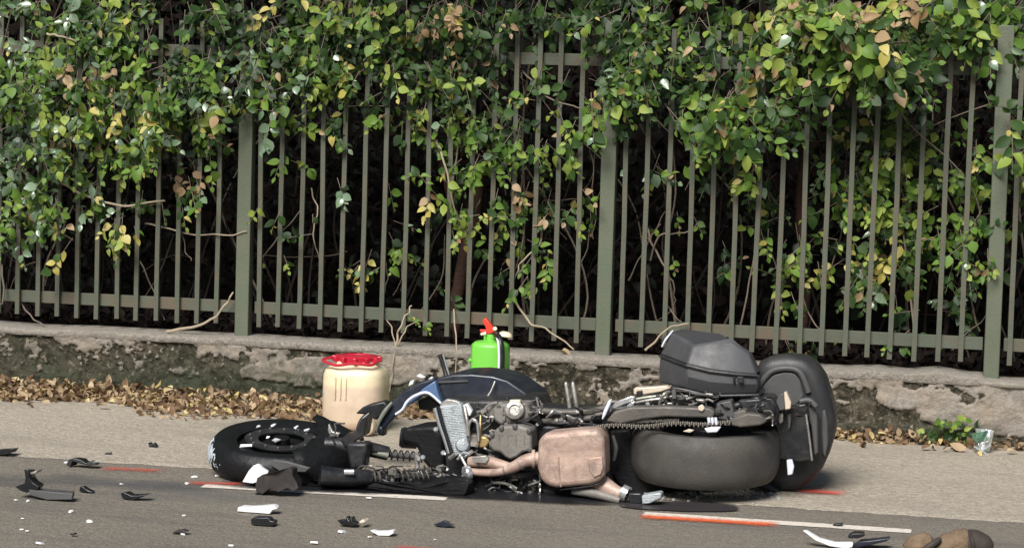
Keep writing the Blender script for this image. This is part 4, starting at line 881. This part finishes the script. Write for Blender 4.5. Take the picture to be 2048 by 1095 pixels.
# frame, chain, swingarm
pr('frame_rail', [(1058, 822), (1075, 812), (1130, 816), (1190, 818), (1215, 812), (1300, 806), (1302, 846), (1210, 856), (1120, 856), (1072, 850)], 8.62, .16, 'satin', bevel=.012)
tb('frame_tube', [(1060, 818, 8.6), (1120, 824, 8.58), (1180, 822, 8.58), (1220, 812, 8.58)], .014, 'swing'); tb('frame_tube', [(1085, 842, 8.58), (1140, 840, 8.57), (1200, 832, 8.57)], .012, 'swing')
for x0 in (1133, 1147):
    tb('footpeg_rod', [(x0+7, 818, 8.66), (x0+3, 792, 8.66), (x0-1, 768, 8.665), (x0, 764, 8.67)], [.009, .0085, .008, .004], 'alu', seg=10)
tb('wire_stub', [(1078, 818, 8.62), (1073, 793, 8.62)], .004, 'alu', seg=6); tb('wire_stub', [(1086, 818, 8.6), (1080, 800, 8.6)], .003, 'alu', seg=6)
sw = pr('swingarm', [(1212, 842), (1228, 822), (1262, 813), (1330, 812), (1420, 815), (1430, 824), (1426, 836), (1330, 833), (1285, 838), (1240, 848)], 8.47, .06, 'swing', bevel=.008, bseg=3)
bm = BM()
for i in range(62):
    x = 1188+i*4.45; y = 852 - 9*((x-1188)/275) + (2 if i % 2 else 0) + 2*math.sin(x*.05); c = P(x, y, 8.44 + (.004 if i % 2 else 0)); box(bm, c, (.0065, .018, .017 if i % 2 else .012), Matrix.Rotation(rnd.uniform(-.15, .15), 3, 'Y'))
part('chain', bm, 'chain', bevel=.0015)
bm = BM()
for i in range(40):
    x = 1256+i*2.6; c = P(x, 843-.04*(x-1256)+rnd.uniform(-1, 1), 8.49); box(bm, c, (.003, .01, .010))
part('chain_upper_run', bm, 'chain')
pr('white_lever', [(1203, 836), (1207, 820), (1217, 800), (1223, 797), (1221, 808), (1211, 830), (1205, 840)], 8.52, .02, 'trim', bevel=.004)
pr('heel_plate', [(1220, 815), (1232, 802), (1262, 791), (1270, 793), (1268, 800), (1245, 810), (1228, 818)], 8.56, .03, 'bright', bevel=.004)
pr('heel_plate', [(1252, 812), (1262, 803), (1270, 802), (1268, 809), (1258, 815)], 8.545, .02, 'bright', bevel=.003)
pr('relay_box', [(1267, 777), (1272, 774), (1290, 774), (1332, 771), (1340, 776), (1322, 783), (1292, 788), (1280, 790), (1267, 788)], 8.64, .06, 'lens', bevel=.004)
pr('bracket', [(1272, 782), (1284, 780), (1284, 792), (1273, 792)], 8.62, .02, 'satin')
tb('hose', [(1270, 805, 8.58), (1295, 800, 8.57), (1318, 797, 8.57), (1345, 792, 8.58), (1375, 792, 8.6)], .006, 'alu', seg=8); tb('hose', [(1270, 798, 8.59), (1300, 793, 8.59), (1335, 790, 8.6)], .006, 'olive', seg=8)
tb('hose', [(1319, 810, 8.55), (1322, 797, 8.54), (1329, 787, 8.54), (1338, 783, 8.56)], .007, 'alu', seg=8); tb('hose', [(1348, 779, 8.56), (1349, 798, 8.54)], .009, 'grey', seg=8)
pr('rear_subframe', [(1272, 800), (1335, 784), (1345, 778), (1400, 786), (1430, 795), (1545, 792), (1560, 820), (1552, 848), (1440, 846), (1424, 815), (1290, 812)], 8.64, .14, 'black', bevel=.012)
pr('pannier_rack', [(1340, 772), (1375, 777), (1420, 788), (1520, 786), (1520, 794), (1415, 796), (1370, 786), (1345, 782)], 8.60, .2, 'black', bevel=.006)
pr('bracket', [(1378, 783), (1410, 787), (1416, 792), (1384, 789)], 8.56, .02, 'grey'); pr('bracket', [(1390, 797), (1408, 798), (1410, 806), (1394, 803)], 8.54, .03, 'alu'); pr('reflector', [(1396, 812), (1404, 808), (1410, 816), (1404, 823), (1396, 820)], 8.46, .02, 'lens', sw)
pr('axle_block', [(1432, 806), (1462, 800), (1470, 830), (1462, 842), (1436, 838)], 8.50, .08, 'grey', bevel=.006)
pr('axle_block', [(1466, 824), (1490, 818), (1500, 838), (1496, 848), (1466, 846)], 8.48, .08, 'swing', bevel=.006)
pr('brake_carrier', [(1460, 838), (1495, 826), (1520, 828), (1534, 842), (1520, 850), (1480, 854), (1462, 850)], 8.46, .06, 'swing', bevel=.006)
for q in ((1417, 838), (1424, 838), (1431, 838)): tb('spoke_nipple', [(q[0], 834, 8.44), (q[0]+2, 848, 8.44)], .006, 'trim', seg=8, n=1)
pr('tyre_valve_plate', [(1408, 856), (1424, 853), (1442, 853), (1434, 864), (1414, 865)], 8.43, .02, 'trim', bevel=.004)
pr('tyre_valve_plate', [(1365, 862), (1378, 857), (1388, 860), (1380, 865)], 8.44, .02, 'lens', bevel=.003)
tb('chain_guard', [(1468, 812, 8.58), (1500, 802, 8.58), (1516, 798, 8.58), (1522, 812, 8.58)], [.014, .012, .014, .01], 'satin')
pr('tail_bracket', [(1475, 800), (1520, 796), (1545, 815), (1550, 845), (1520, 835), (1490, 830)], 8.56, .1, 'satin', bevel=.008)
tb('tail_strut', [(1510, 820, 8.6), (1530, 830, 8.6), (1552, 848, 8.6)], .010, 'black')
def clutter(nm, areas, ks, seed):
    r2 = random.Random(seed)
    bms = {k: BM() for k in ks}
    for (x0, x1, y0, y1, Yd, nn, rad) in areas:
        for q in range(nn):
            k = r2.choice(ks); x, y = r2.uniform(x0, x1), r2.uniform(y0, y1); ty = r2.random()
            if ty < .5:
                w = [(x, y, Yd)]; a = r2.gauss(0, .6)
                for u in range(4): a += r2.gauss(0, .7); w.append((min(x1+10, max(x0-10, w[-1][0]+14*math.cos(a))), min(y1+4, max(y0-4, w[-1][1]+9*math.sin(a))), Yd+r2.uniform(-.02, .01)))
                tube(bms[k], [P(*p) for p in w], r2.uniform(.35, 1)*rad, 6, 4)
            elif ty < .8:
                box(bms[k], P(x, y, Yd), (r2.uniform(.01, .035), r2.uniform(.01, .03), r2.uniform(.006, .022)), Matrix.Rotation(r2.uniform(-.7, .7), 3, 'Y') @ Matrix.Rotation(r2.uniform(-.4, .4), 3, 'X'))
            else:
                lathe(bms[k], P(x, y, Yd-.01), axes((r2.gauss(0, .2), -1, r2.gauss(.1, .2))), [(.007, -.02), (.009, 0), (.008, .005), (.003, .006)], 8)
    for k in ks: part(nm, bms[k], k, kind='stuff', bevel=.001)
clutter('wiring_and_fittings', [(938, 985, 808, 925, 8.50, 27, .006), (1000, 1075, 800, 850, 8.49, 15, .005), (1065, 1210, 815, 852, 8.55, 26, .006), (885, 1070, 950, 988, 8.44, 24, .006), (830, 890, 930, 985, 8.45, 15, .006)], ('satin', 'alu', 'grey', 'black', 'sump'), 3)
clutter('wiring_and_fittings', [(1280, 1430, 786, 812, 8.58, 21, .005), (1425, 1535, 795, 845, 8.50, 18, .006), (1565, 1612, 805, 828, 8.70, 4, .005), (700, 840, 935, 975, 8.33, 20, .005), (640, 720, 850, 900, 8.42, 9, .005)], ('satin', 'alu', 'grey', 'black', 'swing'), 5)
# grey side case: faceted shell, lid above the seam, base below
def loft(bm, rings):
    vs = [[bm.verts.new(P(*q)) for q in r] for r in rings]; n = len(rings[0])
    for A_, B_ in zip(vs, vs[1:]):
        for i in range(n): bm.faces.new((A_[i], A_[(i+1) % n], B_[(i+1) % n], B_[i]))
    bm.faces.new(vs[0][::-1]); bm.faces.new(vs[-1]); return bm
yf = 8.58
seam_r = [(1320, 709, 8.80), (1374, 729, yf), (1420, 740, yf), (1470, 746, yf), (1515, 749, yf+.03), (1522, 742, 8.92), (1440, 730, 8.98), (1345, 702, 8.98)]
top_r  = [(1342, 663, 8.78), (1386, 690, yf+.045), (1422, 684, yf+.06), (1462, 681, yf+.07), (1500, 706, yf+.08), (1504, 704, 8.88), (1440, 664, 8.90), (1362, 656, 8.90)]
bot_r  = [(1318, 764, 8.80), (1371, 776, yf+.02), (1420, 787, yf+.02), (1470, 788, yf+.02), (1514, 786, yf+.05), (1520, 780, 8.92), (1440, 772, 8.96), (1340, 766, 8.94)]
seam_d = [(x, y+4, d) for x, y, d in seam_r]
mid_r = [(1318, 735, 8.79), (1373, 752, yf-.004), (1420, 763, yf-.004), (1470, 767, yf-.004), (1516, 768, yf+.03), (1524, 762, 8.93), (1440, 750, 8.98), (1342, 732, 8.97)]
pan = thing('tmp', (0, 0, 0), 'x y z w', 'x') if False else None
bm = BM(); loft(bm, [bot_r, mid_r, seam_d]); case = part('side_case', bm, 'case', bevel=.007, smooth=30, bseg=3)
bm = BM(); loft(bm, [seam_r, top_r]); part('case_lid', bm, 'case', case, bevel=.010, smooth=30, bseg=3)
sm = [(x, y+2, d-.006 if d < 8.7 else d) for x, y, d in seam_r]
bm = BM(); tube(bm, [P(*q) for q in sm[:5]], .0065, 6, 1); part('seam_strip', bm, 'dome', case)
pr('latch', [(1466, 752), (1470, 752), (1471, 766), (1466, 766)], yf-.014, .012, 'black', case, bevel=.002); pr('latch', [(1474, 752), (1487, 753), (1487, 764), (1480, 766), (1475, 762)], yf-.012, .01, 'dome', case, bevel=.002)
pr('lid_rib', [(1344, 660), (1347, 661), (1331, 682), (1324, 695), (1322, 692), (1330, 676)], 8.77, .02, 'trim', case, bevel=.002)
# rear top case seen from below
tcs = pr('top_case', [(1508, 740), (1518, 722), (1538, 712), (1575, 708), (1608, 713), (1630, 728), (1648, 755), (1660, 792), (1671, 835), (1670, 872), (1660, 905), (1645, 938), (1622, 966), (1592, 983), (1550, 984), (1516, 974), (1488, 952), (1480, 900), (1490, 800)], 8.84, .30, 'dome', bevel=.05, bseg=5, taper=.93, smooth=60)
tb('base_ridge', [(1508, 786, 8.835), (1528, 757, 8.832), (1545, 741, 8.832), (1570, 736, 8.832), (1592, 739, 8.832), (1605, 752, 8.832), (1617, 784, 8.835)], .013, 'grey', tcs)
pr('base_plate', [(1514, 790), (1530, 764), (1548, 748), (1572, 743), (1590, 746), (1600, 760), (1608, 792), (1590, 812), (1560, 818), (1525, 812)], 8.832, .03, 'grey', tcs, bevel=.006)
for x0 in (1629, 1647):
    pr('case_rib', [(x0-3, 822), (x0+3, 818), (x0+8, 845), (x0+9, 885), (x0+3, 915), (x0-2, 905), (x0-5, 860)], 8.835, .03, 'grey', tcs, bevel=.006)
pr('number_plate_holder', [(1545, 830), (1612, 828), (1616, 850), (1622, 918), (1600, 922), (1550, 916), (1556, 870)], 8.72, .03, 'black', bevel=.004)
tb('plate_edge', [(1612, 828, 8.715), (1618, 870, 8.715), (1624, 920, 8.715)], .0045, 'alu', seg=8); pr('plate_bracket', [(1616, 806), (1628, 812), (1634, 830), (1636, 905), (1628, 910), (1622, 850), (1612, 826)], 8.76, .03, 'grey', bevel=.005)
tb('plate_bracket', [(1600, 802, 8.74), (1618, 800, 8.74), (1632, 812, 8.74)], .012, 'grey')
pr('indicator', [(1552, 800), (1560, 788), (1568, 784), (1570, 818), (1556, 822)], 8.66, .06, 'grey', bevel=.004); pr('indicator_lens', [(1568, 783), (1573, 784), (1582, 804), (1581, 817), (1570, 819)], 8.655, .05, 'lens', bevel=.004)
tb('tail_clip', [(1578, 826, 8.7), (1579, 840, 8.7), (1578, 856, 8.7)], [.009, .007, .003], 'grey', seg=8); pr('tail_clip', [(1556, 826), (1566, 826), (1566, 843), (1560, 848), (1556, 842)], 8.68, .03, 'sump')
pr('tail_frame', [(1560, 818), (1590, 810), (1612, 806), (1618, 830), (1600, 836), (1575, 832), (1560, 834)], 8.72, .06, 'satin', bevel=.006)
pr('reflector', [(1573, 919), (1584, 918), (1588, 932), (1585, 948), (1575, 950)], 8.66, .02, 'trim', bevel=.004)
pr('lower_case_mount', [(1470, 935), (1498, 930), (1540, 968), (1560, 984), (1540, 984), (1500, 968)], 8.80, .08, 'dome', bevel=.01)
pr('swing_underside', [(1216, 860), (1262, 856), (1270, 940), (1310, 962), (1400, 975), (1330, 985), (1262, 1000), (1240, 975), (1216, 940)], 8.62, .25, 'matte', bevel=.012)
tb('shock_link', [(1226, 870, 8.55), (1232, 895, 8.54), (1228, 920, 8.54)], [.006, .009, .006], 'grey', seg=8)
pr('footrest', [(1255, 985), (1283, 985), (1284, 1008), (1258, 1006)], 8.35, .06, 'black', bevel=.006)
pr('footrest_pad', [(1283, 990), (1318, 984), (1323, 986), (1322, 996), (1300, 1006), (1284, 1008)], 8.33, .06, 'rad', bevel=.005)

# ------------------------------------------------------------------ debris on the road
def debris(name, label, cat, outs, k, d=.04, bevel=.003, Y=None, group=None, taper=.85, wob=.006, bend=0):
    """outs: pixel outlines standing on the ground; first one sets the depth by its lowest point"""
    lo = max(outs[0], key=lambda q: q[1]); Y0 = Y or G(*lo, z=.003).y; base = G(*lo); base.y = Y0
    root = thing(name, (P(lo[0], lo[1], Y0).x, Y0, 0), label, cat, group) if len(outs) > 1 else None
    o = None
    for i, q in enumerate(outs):
        bm = BM(); prism(bm, q, Y0+.004*i, d, taper, bend)
        for v in bm.verts:
            v.co += Vector((noise.noise(v.co*25), noise.noise(v.co*25+Vector((9, 0, 0))), noise.noise(v.co*25+Vector((0, 4, 0)))*.5))*wob
            v.co.z = max(.001, v.co.z)
        kk = k[i] if isinstance(k, (list, tuple)) else k
        mt = K[kk] if kk in K else kk
        nm = name if root is None else ('shard', 'torn_edge', 'tab', 'strut')[i]
        loc = None if root else (P(lo[0], lo[1], Y0).x, Y0, 0)
        o = obj(nm, bm, mt, root, bevel=bevel, loc=loc)
        if root is None: setp(o, label, cat, group)
    return root or o
debris('broken_bracket', 'black broken plastic bracket with an upright fin at the left', 'debris', [
  [(55, 978), (92, 981), (145, 985), (144, 998), (92, 999), (62, 990)], [(47, 937), (57, 938), (58, 955), (66, 965), (78, 972), (74, 980), (60, 982), (50, 985), (38, 980), (30, 972), (50, 966), (51, 955)], [(58, 944), (74, 940), (72, 946), (60, 949)]], ['grey', 'black', 'alu'], .06)
debris('bent_trim', 'curved black trim strip with white clip at its end beside the red spray', 'debris', [
  [(133, 930), (136, 918), (146, 915), (162, 918), (172, 926), (184, 922), (196, 930), (180, 931), (160, 926), (146, 921), (142, 933)], [(178, 924), (188, 923), (190, 930), (180, 931)]], ['black', 'white'], .05)
debris('torn_plastic', 'black flat torn plastic piece cut off by the left picture edge', 'debris', [[(-8, 899), (30, 896), (24, 904), (12, 908), (-8, 910)]], 'black', .05)
debris('torn_plastic', 'small black scrap with a raised point alone on the pavement', 'debris', [[(294, 884), (299, 888), (306, 884), (314, 892), (312, 896), (298, 894)]], 'black', .03)
debris('torn_plastic', 'tiny black crumb on the pavement left of the pointed scrap', 'debris', [[(208, 905), (222, 904), (220, 910), (209, 910)]], 'black', .02)
debris('broken_loop', 'small black broken loop on the edge of the damp strip', 'debris', [[(156, 982), (158, 973), (166, 971), (172, 976), (180, 980), (188, 983), (172, 984)]], 'black', .03)
debris('lever_stub', 'black lever stub with a long pointed end on the asphalt', 'debris', [[(241, 984), (250, 983), (262, 990), (276, 990), (299, 988), (284, 994), (268, 999), (243, 996)]], 'black', .045)
debris('white_shard', 'white pointed fairing shard standing beside the brown-black shell', 'debris', [[(484, 963), (497, 940), (506, 930), (517, 926), (526, 934), (538, 942), (530, 960), (505, 967)]], 'white', .03, Y=8.16)
M_shell = mat('brown_black_plastic', (.035, .028, .027), .5, 0, .25, 14, .1, 60, .4, dirt=(.07, .06, .055), dirt_amt=.15)
debris('broken_shell', 'brown-black curved plastic shell leaning below the front wheel', 'debris', [
  [(503, 972), (508, 958), (520, 950), (548, 942), (576, 934), (583, 938), (582, 950), (590, 966), (592, 978), (584, 984), (574, 976), (556, 984), (538, 978), (520, 990), (504, 986)], [(552, 972), (584, 966), (588, 972), (576, 976), (556, 976)], [(504, 986), (520, 989), (516, 998), (506, 996)]], [M_shell, 'grey', 'black'], .09, bend=.04, wob=.003)
debris('white_strip', 'flat white torn strip on the asphalt under the brown-black shell', 'debris', [[(472, 1022), (476, 1012), (500, 1014), (520, 1012), (545, 1010), (553, 1016), (542, 1020), (538, 1027), (520, 1026), (496, 1025)]], 'white', .05, taper=.95)
debris('broken_clip', 'chunky black clip with a pale fitting under the white torn strip', 'debris', [[(500, 1036), (508, 1033), (536, 1034), (540, 1041), (549, 1042), (548, 1052), (522, 1051), (502, 1048)], [(529, 1044), (538, 1040), (536, 1047), (529, 1049)]], ['black', 'alu'], .05)
debris('spiky_fragment', 'black fragment with upright spikes on the asphalt in the middle', 'debris', [[(674, 1040), (690, 1042), (692, 1031), (698, 1040), (702, 1032), (706, 1042), (716, 1048), (706, 1053), (690, 1050), (680, 1048)], [(718, 1044), (726, 1038), (733, 1043), (724, 1047)]], ['black', 'lens'], .05)
debris('white_sliver', 'curved white sliver below the spiky black fragment', 'debris', [[(738, 1060), (748, 1062), (770, 1062), (788, 1060), (790, 1066), (778, 1071), (756, 1070)]], 'white', .04)
debris('torn_plastic', 'small dark blue-grey scrap on the asphalt right of the spiky fragment', 'debris', [[(866, 1050), (868, 1048), (880, 1044), (886, 1040), (896, 1043), (900, 1048), (908, 1050), (890, 1053)]], 'navy', .03)
debris('torn_plastic', 'thin brown-black scrap alone near the bottom edge of the road', 'debris', [[(342, 1066), (350, 1060), (364, 1058), (376, 1062), (370, 1064), (356, 1065)]], M_shell, .03)
debris('torn_plastic', 'smallest black flake at the lower left of the road', 'debris', [[(138, 1068), (146, 1065), (152, 1068), (145, 1071)]], 'black', .02)
debris('broken_fairing', 'long white curved blade of broken fairing near the brown boot', 'debris', [[(1605, 1060), (1612, 1061), (1640, 1076), (1668, 1084), (1706, 1084), (1704, 1093), (1690, 1096), (1660, 1092), (1632, 1080)]], 'white', .03, taper=.95)
debris('broken_fairing', 'blue-black pointed fairing blade lying across the white blade', 'debris', [[(1704, 1092), (1716, 1082), (1740, 1080), (1783, 1075), (1770, 1083), (1742, 1089), (1716, 1094)], [(1694, 1071), (1706, 1065), (1728, 1066), (1730, 1072), (1715, 1075), (1698, 1075)]], ['navy', 'black'], .06)
debris('torn_plastic', 'thin black flake resting on the white edge line', 'debris', [[(1664, 1049), (1672, 1045), (1688, 1046), (1686, 1049), (1672, 1051)]], 'black', .02)
# white chips
chip_me = []
for v in range(4):
    bm = BM(); n_ = 5+v % 2; a0 = rnd.random(); ring = [(.012*rnd.uniform(.6, 1.2)*math.cos(a0+2*math.pi*i/n_), .012*rnd.uniform(.6, 1.2)*math.sin(a0+2*math.pi*i/n_)) for i in range(n_)]
    lo_ = [bm.verts.new((x, y, .0)) for x, y in ring]; hi_ = [bm.verts.new((x*.9, y*.9, .005)) for x, y in ring]
    bm.faces.new(hi_); bm.faces.new(lo_[::-1])
    for i in range(n_): bm.faces.new((lo_[i], lo_[(i+1) % n_], hi_[(i+1) % n_], hi_[i]))
    me = bpy.data.meshes.new('white_chip'); bm.to_mesh(me); bm.free(); me.materials.append(M_white); chip_me.append(me)
for (x, y, s) in ((32, 1001, 1), (55, 1003, 1), (142, 1024, 1.2), (45, 1038, .8), (44, 1060, 1), (55, 1063, 1), (80, 1088, 1.4), (178, 1044, 1.5), (368, 1032, 1), (365, 1069, .9), (627, 1087, 1.8), (683, 1065, 1.8), (738, 997, 1.2), (740, 1075, 1), (462, 1092, 1), (243, 969, 1), (374, 968, 1.3), (475, 955, 1.4), (132, 926, 1.2), (390, 955, 1.3), (434, 953, 1.3), (595, 956, 1.3), (870, 1080, .8)):
    o = bpy.data.objects.new('white_chip', chip_me[rnd.randrange(4)]); COL.objects.link(o); p = G(x, y); o.location = (p.x, p.y, .003 if p.y < ROAD_EDGE else .012)
    o.rotation_euler = (rnd.uniform(-.2, .2), rnd.uniform(-.2, .2), rnd.uniform(0, 6)); o.scale = (s*.62, s*.9, s*.7)
    setp(o, 'small white plastic chip scattered on the road around the wreck', 'debris', 'white plastic chips on the road')
# glass and gravel crumbs under the rear tyre
bm = BM()
for i in range(420):
    u = rnd.random(); p = G(1300+260*u, 990+rnd.gauss(0, 7)-6*math.sin(u*3)); s = rnd.uniform(.004, .013)
    bmesh.ops.create_icosphere(bm, subdivisions=1, radius=s, matrix=Matrix.Translation((p.x, p.y, s*.6)) @ Matrix.Rotation(rnd.random()*6, 4, 'Z') @ Matrix.Diagonal((1, rnd.uniform(.5, 1), rnd.uniform(.4, .9), 1)))
M_crumb = mat('grey_crumbs', (.28, .27, .25), .6, 0, .5, 60, .2, 80)
obj('glass_crumbs', bm, M_crumb, kind='stuff', smooth=0)

# boot at the lower right, cut by the frame
M_tan = mat('tan_leather', (.21, .15, .098), .9, 0, .45, 16, 1.0, 35, .15, dirt=(.10, .066, .043), dirt_amt=.6)
M_heel = mat('dark_heel_leather', (.045, .034, .028), .75, 0, .3, 14, .2, 60, .4)
by = G(1890, 1112).y; bc = Vector((P(1895, 1100, by).x, by, 0))
boot = thing('leather_boot', bc, 'tan leather boot with dark heel lying at the lower right corner', 'boot')
def px_r(n_): return n_/4400*by*1.02
bm = BM(); tube(bm, [P(1868, 1096, by), P(1890, 1090, by), P(1920, 1086, by), P(1942, 1086, by)], [px_r(17), px_r(21), px_r(27), px_r(28)], 24, 8)
for v in bm.verts: v.co += Vector((1, 1, 1))*.012*noise.noise(v.co*14) + Vector((0, 0, .004))*math.sin(v.co.x*150+3*noise.noise(v.co*8))
sh = obj('shaft', bm, M_tan, boot)
bm = BM(); tube(bm, [P(1936, 1087, by), P(1950, 1088, by), P(1966, 1094, by), P(1976, 1103, by)], [px_r(28.5), px_r(29), px_r(25), px_r(15)], 20, 5); obj('heel', bm, M_heel, boot)
bm = BM(); tube(bm, [P(1812, 1096, by-.03), P(1826, 1086, by-.03), P(1846, 1084, by-.03), P(1866, 1087, by-.03)], [px_r(8), px_r(16), px_r(18), px_r(9)], 18, 5)
for v in bm.verts: v.co += Vector((1, 1, 1))*.012*noise.noise(v.co*18)
obj('toe', bm, M_tan, boot)
bm = BM(); tube(bm, [P(1838, 1104, by-.06), P(1852, 1096, by-.065), P(1874, 1081, by-.05), P(1880, 1078, by-.04)], [.01, .012, .008], 8, 4); obj('strap', bm, M_heel, boot)
bm = BM(); tube(bm, [P(1938, 1062, by-.01), P(1945, 1080, by-.065), P(1946, 1100, by-.06)], .007, 8, 4); obj('welt', bm, M_heel, boot)
